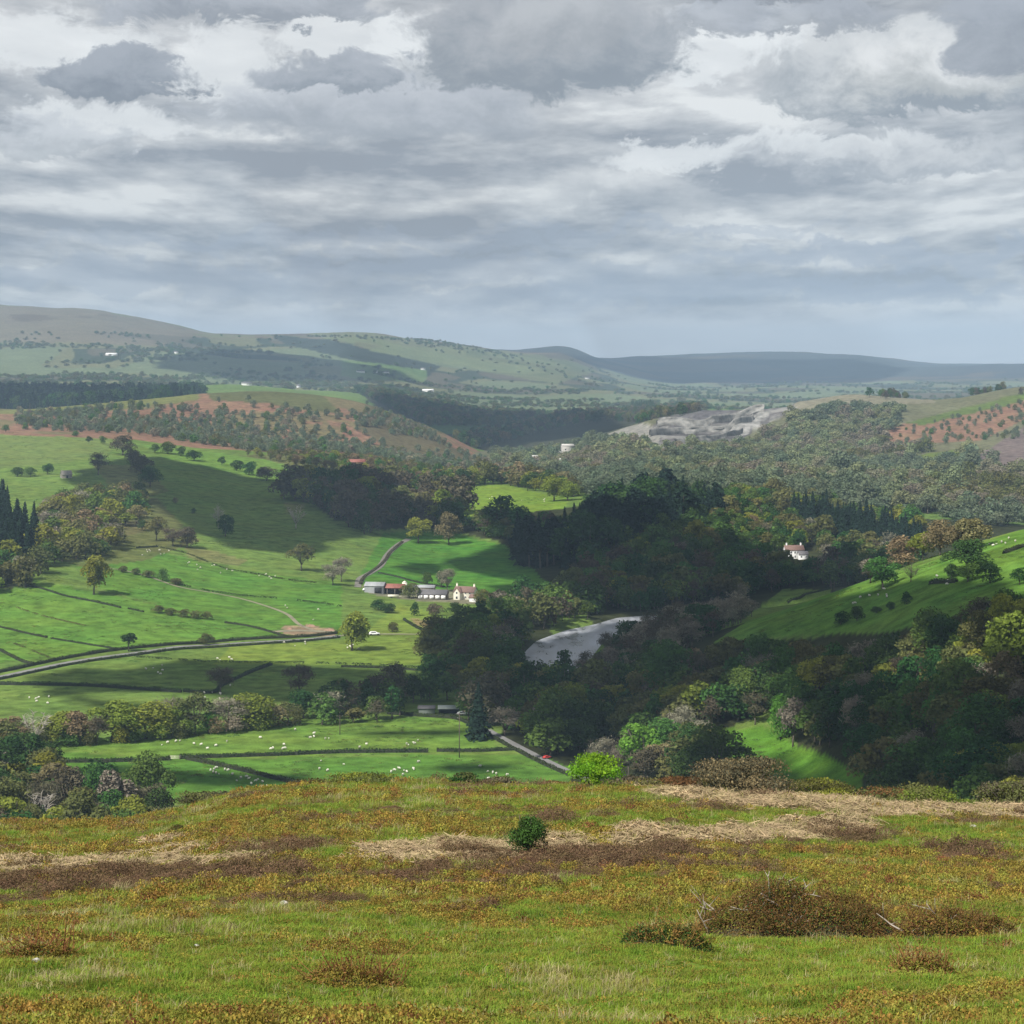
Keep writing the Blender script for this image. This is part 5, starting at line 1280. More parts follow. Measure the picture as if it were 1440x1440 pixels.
# trailer and tank in the yard
x, Y = hit(553, 841); o = empty('trailer', P(x, Y), .2); tag(o, 'cream flat farm trailer below the red-roofed barn', 'trailer')
m = MB(); m.box((0,0,1.1), (6,2.3,.25)); m.box((0,-1.1,1.5), (6,.08,.6)); m.box((0,1.1,1.5), (6,.08,.6)); m.box((4,0,.8), (2.2,.15,.15)); m.build('bed', CREAM, o)
for s in (-1, 1):
    m = MB(); m.tube([(-1,s*.9,.45),(-1,s*1.15,.45)], .45, 12); m.build('wheel', TYRE, o)
x, Y = hit(569, 831); o = empty('feed_silo', P(x, Y)); tag(o, 'short white round silo between red-roofed barn and bush', 'silo')
m = MB(); m.tube([(0,0,1.2),(0,0,1.3),(0,0,5)], [.5,1.5,1.5], 14); m.build('tank', CREAM, o)
m = MB(); m.tube([(0,0,5.0),(0,0,5.9)], [1.55,.2], 14); m.build('lid', CREAM, o)
for i in range(3):
    m = MB(); a_ = i*2.1; m.tube([(math.cos(a_)*1.2,math.sin(a_)*1.2,-.3),(math.cos(a_)*1.2,math.sin(a_)*1.2,1.6)], .08, 6); m.build('leg', METAL, o)
# poles
def pole(x, Y, h, label, arms=2):
    o = empty('utility_pole', P(x, Y), .1); tag(o, label, 'utility pole')
    m = MB(); m.tube([(0,0,-1),(0,0,h)], [.17,.12], 8); m.build('post', TIMBER, o)
    for i in range(arms):
        c = MB(); z = h-.4-i*1.4; c.box((0,0,z), (2.4 if i == 0 else 1.6,.12,.14)); co_ = c.build('crossarm', TIMBER, o)
        s_ = MB()
        for q_ in (-1, 0, 1): s_.tube([(q_*(.95 if i == 0 else .6),0,z+.07),(q_*(.95 if i == 0 else .6),0,z+.3)], .06, 6)
        s_.build('insulator', METAL, co_)
x, Y = (646-CX)/F*715, 715; pole(x, Y, 15, 'tall thin pole with crossarms standing in the lower field')
x, Y = (478-CX)/F*760, 760; pole(x, Y, 7, 'short thin pole at the left of the lower field hedge', 1)
x, Y = hit(1171, 833, 600); o = empty('pole_pair', P(x, Y)); tag(o, 'pair of upright weathered posts behind the right-hand field edge', 'posts')
for s, h_ in ((-.6, 5.6), (.6, 5.6)):
    m = MB(); m.tube([(s*1.3,0,-.5),(s*1.3,0,h_+.5)], [.2,.15], 8); m.build('post', TIMBER, o)
m = MB(); m.box((0,0,5.0), (2.2,.2,.2)); m.build('crossbar', TIMBER, o)
# gate in the lower field hedge
x, Y = hit(246, 1068); o = empty('field_gate', P(x, Y)); tag(o, 'pale wooden gate in the gap of the lower field hedge', 'gate')
m = MB()
for z in (.3,.6,.9,1.2): m.box((0,0,z), (3.2,.06,.1))
m.box((0,-.05,.75), (.1,.05,1.0)); m.build('gate_bars', CREAM, o)
for s in (-1, 1):
    m = MB(); m.box((s*1.75,0,.6), (.2,.2,1.8)); m.build('post', TIMBER, o)
# heaps of earth and felled brush beside the lane
HEAP = solid('earth_heap', (.30,.19,.13), .95, .35, .8, bump=.8)
for px, py, w_, ds in [(437,881,17,'left heap of reddish earth and brush above the lane'),(463,887,19,'right heap of reddish earth and brush, next to the lone oak'),(407,885,10,'small dark heap at the end of the brown track')]:
    x, Y = hit(px, py); s = w_*Y/F; r = np.random.default_rng(px); m = MB()
    n = 20; gx, gy = np.meshgrid(np.linspace(-1,1,n), np.linspace(-1,1,n)); d = np.clip(1-np.hypot(gx,gy), 0, 1)
    z = d**.7*(.75+r.uniform(-.3,.3,(n,n)))*1.9-.3; m.add(np.stack([gx*s/2, gy*s/3.2, z], -1), [[i*n+j,i*n+j+1,(i+1)*n+j+1,(i+1)*n+j] for i in range(n-1) for j in range(n-1)])
    o = m.build('earth_heap', HEAP, loc=P(x, Y)); tag(o, ds, 'heap')

# rushes and coarse tufts growing in the pastures
tx = []; ty = []
n = 60000; yy = np.exp(rr_.uniform(math.log(640), math.log(2300), n)); xx = rr_.uniform(-.27, .27, n)*yy; zz = zg(xx, yy); qx, qy = proj(xx, yy, zz)
okf = np.zeros(n, bool)
for pl_ in ([(-60,600),(480,660),(560,750),(800,830),(600,900),(600,935),(-60,1000)],[(40,1045),(440,1010),(680,1010),(800,1095),(440,1110),(240,1130),(100,1110)],[(1010,905),(1200,822),(1440,745),(1440,840),(1250,890),(1100,900)],[(1008,1028),(1075,1022),(1160,1062),(1215,1100),(1010,1100)],[(610,690),(700,680),(800,700),(790,725),(640,725)]): okf |= inpoly(qx, qy, pl_)
dn = fbm(xx, yy, 38, 4, 120)+.5*fbm(xx, yy, 9, 2, 121)
okf &= (dn > .04+rr_.uniform(0, .16, n)) & (C[np.clip(np.searchsorted(y_ax, yy)-1, 0, NYR-1), np.clip(((xx/(yy+150)+.42)/.84*(NS-1)).astype(int), 0, NS-1)][:, 1] > .1)
xx, yy, zz = xx[okf], yy[okf], zz[okf]; n = len(xx); print('tufts', n)
RT = [leafmat('rush_olive', (.11,.155,.035), .3, .2), leafmat('rush_green', (.07,.14,.03), .3, .2), leafmat('rush_straw', (.17,.19,.06), .3, .2)]
def tuft(i):
    r = np.random.default_rng(900+i); m = MB(); c = np.stack([r.normal(0, .42, 42), r.normal(0, .42, 42), r.uniform(.03, .3, 42)], 1); m.cards(c, r.normal(size=(42, 3))+[0,0,.8], .22, .5, r); return m
tv = [tuft(i).mesh('tuft', RT[i % 3]) for i in range(6)]
sz = rr_.uniform(.7, 1.9, n)
gn_scatter('rough_grass', np.stack([xx, yy, zz-.02], 1), rr_.uniform(0, 6.28, n), np.stack([sz, sz, sz*rr_.uniform(.4, 1, n)], 1), rr_.choice(6, n, p=[.3,.25,.1,.15,.15,.05]), tv, 'coarse tufts and rushes speckling the green pastures', 'rough grass')

# ------------------------------------------------------------------ sheep
WOOL = solid('wool', (.74,.71,.62), .95, .12, 6, bump=.4); FACE = solid('sheep_face', (.25,.22,.19), .9, .2)
def sheep_mesh(graze, k):
    bm_ = bpy.data.meshes.new('s')
    hz_ = .18 if graze else .78; hx = .62 if graze else .60
    V = [(0,0,.56),(.32,0,.57),(-.32,0,.55),(.48,0,.56 if graze else .66),(hx,0,hz_+.06),(hx+.12,0,hz_-.03),(-.50,0,.52)]
    E = [(0,1),(0,2),(1,3),(3,4),(4,5),(2,6)]; Rr = [.25,.23,.24,.14,.09,.05,.08]
    for x_, y_ in ((.30,.12),(.30,-.12),(-.30,.12),(-.30,-.12)):
        a_ = 1 if x_ > 0 else 2; i = len(V); V += [(x_,y_,.36),(x_,y_,.18),(x_,y_,.0)]; E += [(a_,i),(i,i+1),(i+1,i+2)]; Rr += [.08,.04,.035]
    bm_.from_pydata([tuple(q*k for q in v) for v in V], E, []); o = bpy.data.objects.new('s', bm_); COL.objects.link(o)
    md = o.modifiers.new('k', 'SKIN')
    for i, rr in enumerate(Rr): bm_.skin_vertices[0].data[i].radius = (rr*k, rr*k)
    bm_.skin_vertices[0].data[0].use_root = True
    s = o.modifiers.new('d', 'SUBSURF'); s.levels = 1
    dg = bpy.context.evaluated_depsgraph_get(); me_ = bpy.data.meshes.new_from_object(o.evaluated_get(dg)); me_.name = 'sheep'
    bpy.data.objects.remove(o); me_.materials.clear(); me_.materials.append(WOOL); me_.materials.append(FACE)
    for p in me_.polygons: p.material_index = 1 if (p.center.x > .53*k or p.center.z < .25*k) else 0; p.use_smooth = True
    return me_
SM = [sheep_mesh(True, 1.1), sheep_mesh(False, 1.1), sheep_mesh(True, .72)]
FLOCK = [
 ([(210,1045),(330,1036),(330,1062),(210,1064)],9,'left half of the upper lower-valley field'),([(330,1030),(470,1018),(470,1055),(330,1060)],13,'right half of the upper lower-valley field'),
 ([(480,1020),(580,1015),(600,1050),(490,1055)],7,'upper field left of the tall pole'),([(290,1078),(330,1086),(330,1100),(290,1095)],9,'shaded lower field left of the diagonal hedge'),
 ([(325,1090),(415,1105),(400,1114),(330,1112)],15,'lowest field corner near the moor'),([(440,1068),(600,1064),(600,1092),(450,1090)],13,'lowest field between diagonal hedge and tall pole'),
 ([(655,1068),(720,1072),(720,1095),(655,1098)],7,'lowest field right of the tall pole'),([(0,985),(80,980),(80,996),(0,998)],6,'bright strip at the left edge'),
 ([(150,935),(330,938),(330,966),(160,966)],8,'shaded field below the grey lane'),([(280,972),(330,974),(330,984),(280,984)],7,'corner of the diagonal shaded hedge'),
 ([(195,772),(245,775),(245,788),(205,790)],9,'top left of the steep sheep pasture'),([(250,785),(330,800),(330,812),(265,808)],10,'middle of the steep sheep pasture'),
 ([(335,803),(420,812),(420,822),(340,815)],6,'right end of the steep sheep pasture'),([(130,770),(160,775),(160,790),(130,790)],2,'grass by the tall yellow-green oak'),
 ([(480,905),(600,900),(600,925),(500,932)],6,'bright field right of the lone large oak'),([(300,905),(470,902),(470,932),(300,930)],8,'bright field left of the lone large oak'),
 ([(1150,838),(1240,822),(1250,842),(1170,855)],9,'left part of the right-hand field'),([(1290,808),(1340,800),(1340,825),(1290,828)],7,'right field near the dead tree'),
 ([(1390,765),(1435,752),(1440,762),(1395,775)],7,'sunlit top of the right-hand field'),([(640,695),(760,692),(780,712),(650,715)],10,'small sunlit knoll beyond the farm'),
 ([(560,658),(600,662),(600,668),(565,668)],4,'field beside the lone red-roofed barn'),([(40,1078),(250,1085),(280,1110),(240,1110)],6,'dark lower field near the left clump'),
 ([(370,848),(470,860),(470,880),(400,865)],4,'sunlit slope above the earth heaps')]
rs = np.random.default_rng(77); SPROT = None
for poly, n, ds in FLOCK:
    xs = [p[0] for p in poly]; ys = [p[1] for p in poly]; c = 0; t_ = 0
    ctr = [(rs.uniform(min(xs), max(xs)), rs.uniform(min(ys), max(ys))) for _ in range(max(2, n//3))]
    while c < n and t_ < 400:
        t_ += 1; a_, b_ = ctr[rs.integers(len(ctr))]; px = a_+rs.normal()*14; py = b_+rs.normal()*4
        if not inpoly(np.array(px), np.array(py), poly): continue
        x, Y = hit(px, py, 450); k = rs.choice(3, p=[.55,.25,.2])
        o = link('sheep', SM[k], loc=P(x, Y), rz=rs.uniform(0, 6.28)); o.location.z += .02
        tag(o, f"{['white sheep grazing','white sheep standing head up','small white lamb grazing'][k]} on the {ds}", 'sheep', f"sheep on the {ds}")
        c += 1
# ------------------------------------------------------------------ hedges of the stony track
hedge([(507,822),(512,812),(527,801),(541,789),(549,777),(566,762)], 1.0, 2.6, 'scrubby grey bank along the stony farm track', seed=40, tone=LM['purple brown'])

# ------------------------------------------------------------------ the moor in front: grass, bilberry, heather, dead bracken
def blades_mb(seed, n, h, w, rad, lean, curve=.5):
    r = np.random.default_rng(seed); V = []; Q = []
    for i in range(n):
        a = r.uniform(0, 6.283); q = np.array([math.cos(a), math.sin(a), 0])*rad*math.sqrt(r.uniform(0, 1))
        b = r.uniform(0, 6.283); d = np.array([math.cos(b), math.sin(b), 0]); L = h*r.uniform(.55, 1.15); ln = lean*r.uniform(.2, 1.2)
        s = np.array([-d[1], d[0], 0])*w*.5
        p1 = q+d*ln*L*.35+np.array([0, 0, L*.6]); p2 = q+d*ln*L*(1+curve)+np.array([0, 0, L*(1-.25*ln)])
        k = len(V); V += [q-s-[0,0,.03], q+s-[0,0,.03], p1+s*.8, p1-s*.8, p2+s*.15, p2-s*.15]; Q += [[k,k+1,k+2,k+3],[k+3,k+2,k+4,k+5]]
    m = MB(); m.add(V, Q); return m
def sprig_mb(seed, n, h, rad, leaf, upright=.6, asp=1.0, dome=True):
    r = np.random.default_rng(seed); a = r.uniform(0, 6.283, n); q = np.sqrt(r.uniform(0, 1, n))
    top = h*(1-.65*q**2) if dome else np.full(n, h)
    z = top*r.uniform(.35, 1.05, n); p = np.stack([np.cos(a)*q*rad, np.sin(a)*q*rad, z], 1)
    d = np.stack([np.cos(a)*q, np.sin(a)*q, np.full(n, upright)], 1)+r.normal(size=(n, 3))*.6
    m = MB(); m.cards(p, d, leaf*r.uniform(.7, 1.4, n), asp, r); return m
def litter_mb(seed, n, L, w, rad, h):
    r = np.random.default_rng(seed); m = MB(); V = []; Q = []
    for i in range(n):
        a = r.normal(.3, .9); c = np.array([r.uniform(-rad, rad), r.uniform(-rad, rad), r.uniform(.02, h)]); d = np.array([math.cos(a), math.sin(a), r.uniform(-.15, .45)]); l = L*r.uniform(.4, 1.1)
        s = np.array([-d[1], d[0], r.normal()*.4])*w; k = len(V); V += [c-d*l*.5-s, c-d*l*.5+s, c+d*l*.5+s*.4, c+d*l*.5-s*.4]; Q.append([k,k+1,k+2,k+3])
    m.add(V, Q); return m
GM = {'g1': leafmat('grass_green', (.19,.275,.035), .35, .3, .02, .8), 'g2': leafmat('grass_deep', (.13,.22,.03), .35, .3, .02, .8), 'g3': leafmat('grass_olive', (.24,.235,.048), .3, .3, .02, .8),
      'straw': leafmat('straw', (.36,.31,.16), .3, .2, .01), 'bil': leafmat('bilberry_orange', (.29,.21,.045), .4, .25, .03, .8), 'bil2': leafmat('bilberry_olive', (.24,.225,.045), .35, .25, .03, .8),
      'bil3': leafmat('bilberry_rust', (.20,.10,.04), .35, .2, .02, .8), 'hea': leafmat('heather_brown', (.15,.098,.055), .45, .1, .02, .7), 'hea2': leafmat('heather_dark', (.12,.08,.045), .4, .1, .02), 'brk': leafmat('dead_bracken', (.36,.275,.16), .35, .15, .01, .6),
      'gorse': leafmat('gorse_green', (.035,.075,.02), .35, .15, .02, 2.0), 'gorse2': leafmat('gorse_brown', (.15,.09,.035), .4, .15, .02, 2.0)}
def meshes(fn, args, mat, n): return [fn(11*i+5, *args).mesh('plant', GM[mat]) for i in range(n)]
SETS = {
 'grass': (meshes(blades_mb, (40,.085,.010,.17,.9), 'g1', 3)+meshes(blades_mb, (40,.075,.010,.17,1.), 'g2', 2)+meshes(blades_mb, (36,.09,.010,.17,.9), 'g3', 2)+meshes(blades_mb, (10,.17,.007,.12,.7), 'straw', 1)+meshes(sprig_mb, (70,.09,.2,.024), 'bil2', 1)+meshes(sprig_mb, (70,.09,.2,.024), 'bil', 1), [4,4,3,2.5,2.5,3,3,1,2.4,1.4]),
 'bilberry': (meshes(sprig_mb, (110,.17,.22,.030), 'bil', 2)+meshes(sprig_mb, (110,.15,.22,.030), 'bil2', 2)+meshes(sprig_mb, (90,.18,.2,.030), 'bil3', 1)+meshes(blades_mb, (26,.12,.010,.15,.8), 'g3', 1)+meshes(blades_mb, (8,.18,.007,.15,.7), 'straw', 1)+meshes(blades_mb, (34,.09,.010,.17,.9), 'g1', 1), [3,3,4,4,1.8,3,.8,3]),
 'heather': (meshes(sprig_mb, (150,.30,.27,.05,.8,.28), 'hea', 3)+meshes(sprig_mb, (150,.26,.27,.05,.8,.28), 'hea2', 2)+meshes(sprig_mb, (70,.2,.2,.03), 'bil2', 1), [4,4,4,2,2,2.2]),
 'dead_bracken': (meshes(litter_mb, (44,.32,.010,.3,.13), 'brk', 4)+meshes(blades_mb, (14,.2,.012,.2,.9), 'straw', 1)+meshes(blades_mb, (14,.2,.012,.2,.9), 'g3', 1), [4,4,4,4,3,2.5]),
 'dry_grass': (meshes(blades_mb, (22,.17,.008,.16,.8), 'straw', 2)+meshes(blades_mb, (30,.12,.010,.16,.8), 'g3', 2)+meshes(blades_mb, (20,.17,.011,.16,.8), 'g1', 1), [2,2,3,3,3])}
pts = []
rp = np.random.default_rng(21)
for y0, y1, dens in ((15,24,30),(24,36,48),(36,52,34),(52,75,20),(75,105,11),(105,140,7),(140,176,5)):
    hw = .29*y1+14; n = int(2*hw*(y1-y0)*dens)
    x = rp.uniform(-hw, hw, n); y = rp.uniform(y0, y1, n); k = np.abs(x) < .28*y+13; pts.append(np.stack([x[k], y[k], np.full(k.sum(), (34.0/dens)**.42)], 1))
pts = np.concatenate(pts)
pc = fgclass(pts[:, 0]+rp.normal(0, .35, len(pts)), pts[:, 1]+rp.normal(0, .5, len(pts))); pz = zg(pts[:, 0], pts[:, 1])
for ci_, (nm, lab, cat) in enumerate([('grass','short green moorland grass in the foreground','grass'),('bilberry','low orange and olive bilberry cover on the foreground moor','bilberry'),('heather','dark brown heather banks across the foreground moor','heather'),('dead_bracken','pale tan dead bracken lying in strips near the moor edge','bracken'),('dry_grass','pale dry grass tufts in the foreground','grass')]):
    vs, w = SETS[nm]; w = np.array(w)/sum(w); m = pc == ci_; P_ = pts[m]; n = len(P_)
    vi = rp.choice(len(vs), n, p=w)
    s = P_[:, 2]*rp.uniform(.7, 1.35, n); hgt = s*(.75+.9*vnoise(P_[:, 0]/1.7, P_[:, 1]/1.7))
    if nm == 'heather': hgt = s*(.3+1.2*vnoise(P_[:, 0]/2.6+9, P_[:, 1]/3.2)**1.3)
    gn_scatter(nm, np.stack([P_[:, 0], P_[:, 1], pz[m]-.01], 1), rp.uniform(0, 6.28, n), np.stack([s, s, hgt], 1), vi, vs, lab, cat)
print('moor plants', len(pts))

# single heather and bilberry mounds one can count
def mound(px, py, w, h, mats, label, name='heather_clump', cat='heather', Y=None, n=2600, leaf=.07, asp=.35):
    if Y is None: x, Y = hit(px, py)
    else: x = (px-CX)/F*Y
    W_ = w*Y/F; H_ = h*Y/F; r = np.random.default_rng(int(px*7+py)); o = None
    for j, mt in enumerate(mats):
        k = int(n/len(mats)); a = r.uniform(0, 6.283, k); q = np.sqrt(r.uniform(0, 1, k)); rim = 1+.25*np.sin(a*3+px)+.12*np.sin(a*7+py)
        z = H_*np.sqrt(np.clip(1-q**2, 0, 1))*(1+.35*(vnoise(np.cos(a)*q*3+px, np.sin(a)*q*3+5)-.5))*r.uniform(.75, 1.04, k)
        X = np.cos(a)*q*rim*W_/2; Y2 = np.sin(a)*q*rim*W_*.42
        gz = zg(x+X, Y+Y2)-float(zg(x, Y))
        p = np.stack([X, Y2, z+gz], 1); d = np.stack([np.cos(a)*q, np.sin(a)*q, np.full(k, .7)], 1)+r.normal(size=(k, 3))*.55
        m = MB(); m.cards(p, d, leaf*r.uniform(.6, 1.3, k)*max(.8, W_/4), asp, r)
        if o is None: o = m.build(name, GM[mt] if mt in GM else LM[mt], loc=P(x, Y)); tag(o, label, cat)
        else: m.build('green_shoots' if j == 1 else 'stems', GM[mt] if mt in GM else LM[mt], o)
    return o
for px, py, w, h, mt, ds in [(545,1142,52,9,'hea','dark brown heather mound near the moor edge left of centre'),(532,1163,70,9,'hea','long dark heather mound below the first one left of centre'),(682,1126,26,5,'hea','small dark heather mound near the moor edge at the centre'),
 (716,1261,50,17,'hea','rounded dark heather mound, lowest below the green shrub'),(777,1246,38,13,'hea','small reddish heather mound right of the lowest rounded one'),(716,1238,64,17,'hea','wide heather mound below the green shrub'),(619,1258,44,10,'hea2','flat dark heather mound left of the rounded one'),
 (735,1222,70,18,'hea','heather mound right at the foot of the green shrub'),(1203,1186,46,14,'hea2','dark heather mound on the right by the tan strip'),(1352,1212,90,13,'hea','long heather mound on the far right of the moor'),(944,1158,30,8,'hea','heather mound at the right of centre below the moor edge'),
 (1120,1190,48,12,'hea2','dark heather mound left of the right-hand tan strip end'),(430,1247,50,12,'hea','heather mound right of the long left heather bank'),(1025,1160,36,6,'hea2','small dark heather patch above the tan strip'),(640,1172,60,7,'hea','low reddish heather mound left of the green shrub')]:
    mound(px, py, w, h, [mt], ds)
mound(249, 1172, 24, 12, ['gorse2','gorse'], 'small dark brown bush alone on the grass left of centre', 'bush', 'bush', n=2000, leaf=.06, asp=.8)

def shrub(px, py, w, h, mats, label, Y, name='shrub', n=5200, leaf=.085, stems=0, base=.0):
    x = (px-CX)/F*Y; gz = float(zg(x, Y)); topz = -(py-h-HY)/F*Y; H_ = (topz-gz)*1.12; W_ = w*Y/F*1.12
    r = np.random.default_rng(int(px)); o = empty(name, (x, Y, gz), 0); tag(o, label, 'shrub')
    n = int(n*max(1, w*h/1600))
    for j, mt in enumerate(mats):
        c = crown_broad(int(px)+j*7, int(n/len(mats)), 1.0, .5, .5, .5, 11, .5, shell=.55, gap=.12)
        V = np.concatenate(c.V).reshape(-1, 4, 3); ctr = V.mean(1, keepdims=True); V = (V-ctr)*leaf*r.uniform(.6, 1.3, (len(V), 1, 1))+(ctr*np.array([W_, W_*.8, H_]))
        V = V[ctr[:, 0, 2] > base]
        link('foliage' if j == 0 else 'twigs', mk('foliage', V.reshape(-1, 3), np.arange(len(V)*4).reshape(-1, 4), GM[mt] if mt in GM else LM[mt]), o)
    m = MB()
    for i in range(max(5, stems)):
        a = r.uniform(0, 6.28); e = np.array([math.cos(a)*W_*.36, math.sin(a)*W_*.3, H_*r.uniform(.6, .95)]); s0 = np.array([math.cos(a)*.12, math.sin(a)*.12, -.1])
        m.tube([s0, s0*.5+e*.45+[0,0,H_*.08], e], [.035*H_**.5, .025*H_**.5, .006], 5)
    m.build('stem', BARK, o); return o
shrub(741, 1202, 48, 52, ['gorse','mid green'], 'rounded dark green shrub alone in the middle of the moor', hit(741, 1202)[1], n=6500, leaf=.055)
LM['vivid'] = leafmat('leaf_vivid_green', (.17,.36,.025), .3, .35)
shrub(835, 1108, 66, 40, ['vivid','vivid'], 'vivid bright green hawthorn bush on the moor edge', 157, n=5200, leaf=.11)
for px, py, w, h, mats, ds in [(515,1115,100,24,['olive','yellow green'],'low olive shrub on the moor edge left of centre'),(452,1116,70,16,['olive','gorse2'],'lowest olive-brown shrub at the left end of the moor edge row'),(287,1142,80,26,['purple brown','olive'],'dark brownish shrub where the moor edge dips at left'),
 (612,1112,44,13,['olive','gorse2'],'small olive shrub on the moor edge beside the pole'),(655,1112,42,22,['gorse','olive'],'dark olive shrub on the moor edge below the tall pole'),(702,1113,50,18,['purple brown','olive'],'grey-brown shrub on the moor edge left of the bright hawthorn'),
 (895,1120,90,22,['purple brown','olive'],'brownish olive shrub right of the bright hawthorn'),(955,1124,90,27,['olive','gorse2'],'olive shrub at the left foot of the big brown dome'),(1050,1132,120,58,['brown','purple brown'],'big brown domed bush on the moor edge'),
 (1148,1132,100,34,['yellow green','olive'],'yellow-olive shrub right of the big brown dome'),(1232,1138,90,28,['olive','gorse2'],'olive-brown shrub in the right half of the moor edge row'),(1300,1142,80,32,['yellow green','olive'],'bright yellow-green shrub in the right part of the moor edge row'),
 (1360,1146,50,20,['olive','yellow green'],'small olive shrub near the right end of the moor edge row'),(1415,1150,80,46,['olive','purple brown'],'brownish shrub at the right picture edge of the moor'),(780,1112,36,12,['olive','gorse2'],'tiny olive shrub just left of the bright hawthorn'),(1480,1155,80,40,['olive','olive'],'olive shrub beyond the right picture edge')]:
    shrub(px, py, w, h, mats, ds, 163+(px % 5), n=4200, leaf=.11)

# overgrown brash heap with dead branches, lower right
DEADW = solid('dead_wood', (.36,.31,.26), .9, .3, 6)
def brash(px, py, w, h, label, mats, branches=0, n=7000, Y=None):
    x, Y = hit(px, py); o = empty('brush_mound', P(x, Y)); tag(o, label, 'brush mound'); W_ = w*Y/F; H_ = h*Y/F; r = np.random.default_rng(int(px))
    def top(u, v):
        an = np.arctan2(v, u); rim = .66+.42*vnoise(np.cos(an)*1.8+px, np.sin(an)*1.8+7)
        return H_*np.clip(1-(u*u+v*v)/rim**2, 0, 1)**.5*(.45+.85*vnoise(u*3.4+px, v*3.4+3))
    g_ = 26; U, V_ = np.meshgrid(np.linspace(-1, 1, g_), np.linspace(-1, 1, g_)); Zm = top(U, V_)*.6-.08
    Zw = zg(x+U*W_/2, Y+V_*W_*.3)-float(zg(x, Y))
    m = MB(); m.add(np.stack([U*W_/2, V_*W_*.3, Zm+Zw-(U*U+V_*V_ > 1)*.4], -1), [[i*g_+j,i*g_+j+1,(i+1)*g_+j+1,(i+1)*g_+j] for i in range(g_-1) for j in range(g_-1)]); m.build('mound', solid('mound_soil', (.07,.06,.025), .95, .4, 3), o, smooth=True)
    for j, (mt, fr) in enumerate(mats):
        k = int(n*fr*(1.6 if j == 0 else 1)); a = r.uniform(0, 6.283, k); a = np.where(r.uniform(0, 1, k) < .35, -np.abs(a-3.1416), a); q = np.sqrt(r.uniform(0, 1, k)); u, v = np.cos(a)*q, np.sin(a)*q
        kk = (vnoise(u*4+j*11, v*4+px) > .38) | (j == 0); u, v = u[kk], v[kk]; k = len(u)
        z = top(u, v)*r.uniform(.72, 1.12, k)+r.uniform(.0, .12, k)+zg(x+u*W_/2, Y+v*W_*.3)-float(zg(x, Y))
        m = MB(); m.cards(np.stack([u*W_/2, v*W_*.3, z], 1), np.stack([u*.6, v*.6, np.full(k, .6)], 1)+r.normal(size=(k, 3))*.7, .06*r.uniform(.5, 1.5, k), .4, r); m.build('foliage', GM[mt], o)
    # wiry stems standing out of the heap
    k = int(n*.05); a = r.uniform(0, 6.283, k); q = np.sqrt(r.uniform(0, .8, k)); u, v = np.cos(a)*q, np.sin(a)*q; zz_ = top(u, v); kk = zz_ > H_*.2; u, v, zz_ = u[kk], v[kk], zz_[kk]; k = len(u)
    b0 = np.stack([u*W_/2, v*W_*.3, zz_*.8+zg(x+u*W_/2, Y+v*W_*.3)-float(zg(x, Y))], 1); dd = r.normal(size=(k, 3))*.5+np.stack([u*.5, v*.5, np.full(k, 1.0)], 1); dd /= np.linalg.norm(dd, axis=1, keepdims=True)
    L_ = (r.exponential(.10, k)+.08)[:, None]; sd = np.cross(dd, r.normal(size=(k, 3))); sd /= np.linalg.norm(sd, axis=1, keepdims=True); sd *= .011
    m = MB(); m.add(np.stack([b0-sd, b0+sd, b0+dd*L_*2+sd*.3, b0+dd*L_*2-sd*.3], 1).reshape(-1, 3), np.arange(4*k).reshape(-1, 4))
    tp_ = b0+dd*L_*r.uniform(1.2, 2, (k, 1)); tp_ = np.repeat(tp_, 4, 0)+r.normal(size=(k*4, 3))*.05
    m.cards(tp_, r.normal(size=(k*4, 3)), .05*r.uniform(.6, 1.4, k*4), .6, r); tag(m.build('stems', GM['gorse2' if branches else 'bil3'], o), kind='stuff')
    for i in range(branches):
        m = MB(); u = r.uniform(-.75, .1); v = r.uniform(-.55, .1); z0 = float(top(np.array(u), np.array(v)))*.8; p0 = np.array([u*W_/2, v*W_*.3, z0+float(zg(x+u*W_/2, Y+v*W_*.3))-float(zg(x, Y))])
        d = np.array([r.normal()*.9, r.normal()*.4, abs(r.normal())*.35+.05]); d /= np.linalg.norm(d); L = r.uniform(.35, 1.0); pp = [p0]
        for s in range(4): d = d+r.normal(size=3)*.22; d /= np.linalg.norm(d); pp.append(pp[-1]+d*L/4)
        m.tube(pp, np.linspace(.03, .008, 5), 5)
        for s in range(2): e = r.normal(size=3)*.22; e[2] = abs(e[2]); m.tube([pp[2+s], pp[2+s]+e], [.012, .004], 4)
        m.build('branch', DEADW, o)
    return o
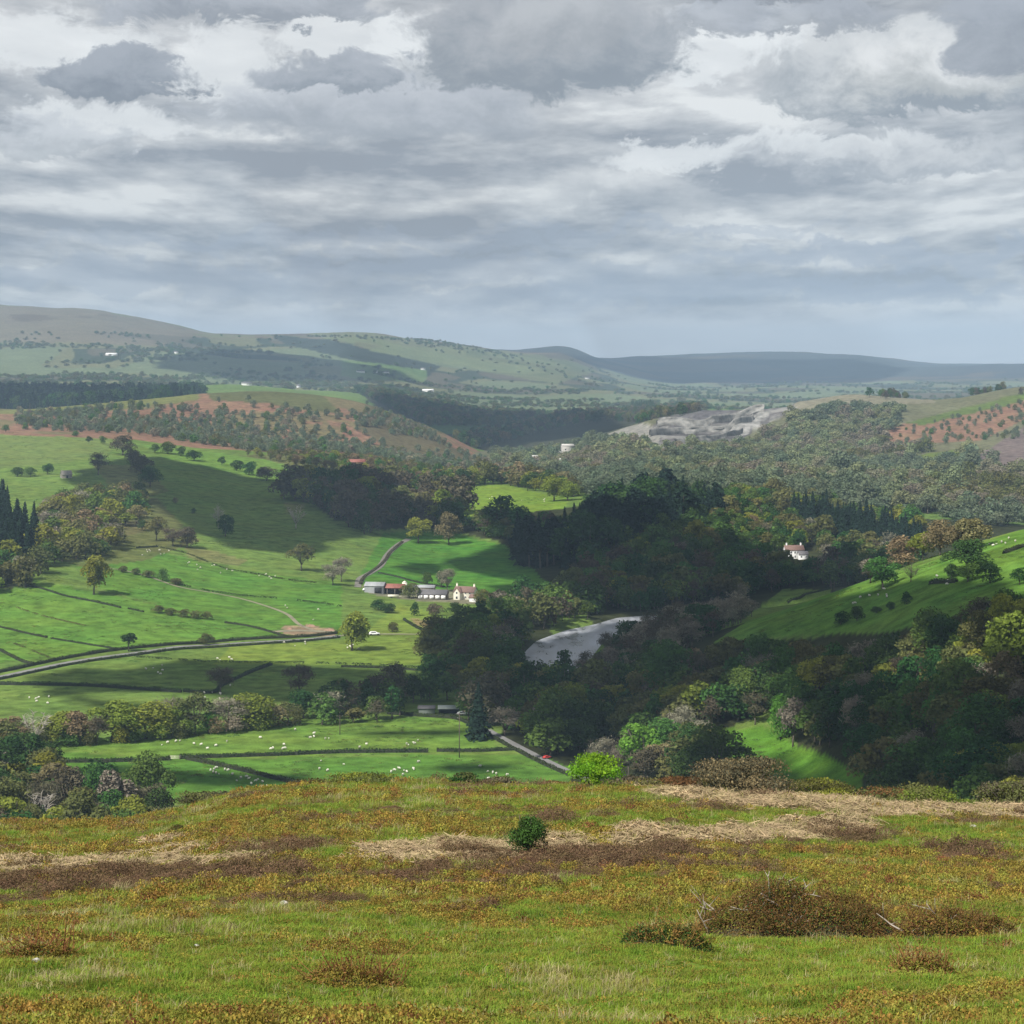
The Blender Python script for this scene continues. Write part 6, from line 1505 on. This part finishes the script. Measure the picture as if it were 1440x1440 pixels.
brash(1110, 1322, 330, 64, 'overgrown heap of rusty brush with pale dead branches sticking out at lower right', [('gorse2',.45),('bil3',.35),('gorse',.3),('bil2',.3)], 26, 34000)
brash(1335, 1322, 200, 34, 'rusty bilberry mound right of the brush heap with dead branches', [('bil2',.4),('bil3',.4),('gorse2',.3),('gorse',.2)], 5, 16000)
brash(1300, 1372, 110, 20, 'small rusty mound below the right bilberry mound', [('bil2',.5),('gorse2',.3),('bil3',.3)], 0, 4000)
brash(938, 1332, 130, 30, 'dark green gorse clump at the left foot of the brush heap', [('gorse',.5),('bil2',.5),('gorse2',.2)], 0, 5000)
brash(60, 1350, 120, 18, 'low olive bilberry mound at the left picture edge', [('bil2',.6),('gorse',.2),('bil',.3)], 0, 3500)
brash(500, 1385, 170, 18, 'low rusty mound in the bottom centre left', [('bil2',.4),('bil',.4),('bil3',.2)], 0, 4500)

# stones lying in the moor
STN = solid('pale_stone', (.42,.40,.36), .9, .25, 4, bump=.5)
for px, py, w, ds in [(399,1276,14,'pale stone in the grass left of centre, the bigger of two'),(388,1279,8,'small pale stone left of the bigger one'),(1388,1196,9,'pale stone far right on the moor, left of a pair'),(1400,1196,9,'pale stone far right on the moor, right of a pair'),(1368,1165,9,'pale stone near the moor edge at far right'),(1258,1231,6,'tiny pale stone right of centre'),(374,1222,10,'flat pale stone at the end of the left heather bank'),(51,1356,12,'flat pale stone at lower left'),(277,1334,7,'tiny white stone in the left foreground grass')]:
    x, Y = hit(px, py); s = w*Y/F; r = np.random.default_rng(px); u = unit(60, r); import bmesh
    bm2 = bmesh.new(); bmesh.ops.create_icosphere(bm2, subdivisions=2, radius=1)
    for v in bm2.verts:
        k = 1+.35*(vnoise(v.co.x*1.7+px, v.co.y*1.7+v.co.z*2)-.5)*2; v.co = (v.co.x*s*.5*k, v.co.y*s*.38*k, v.co.z*s*.33*k)
    me_ = bpy.data.meshes.new('stone'); bm2.to_mesh(me_); bm2.free(); me_.materials.append(STN)
    o = link('stone', me_, loc=(x, Y, float(zg(x, Y))+s*.12+.06)); tag(o, ds, 'stone')
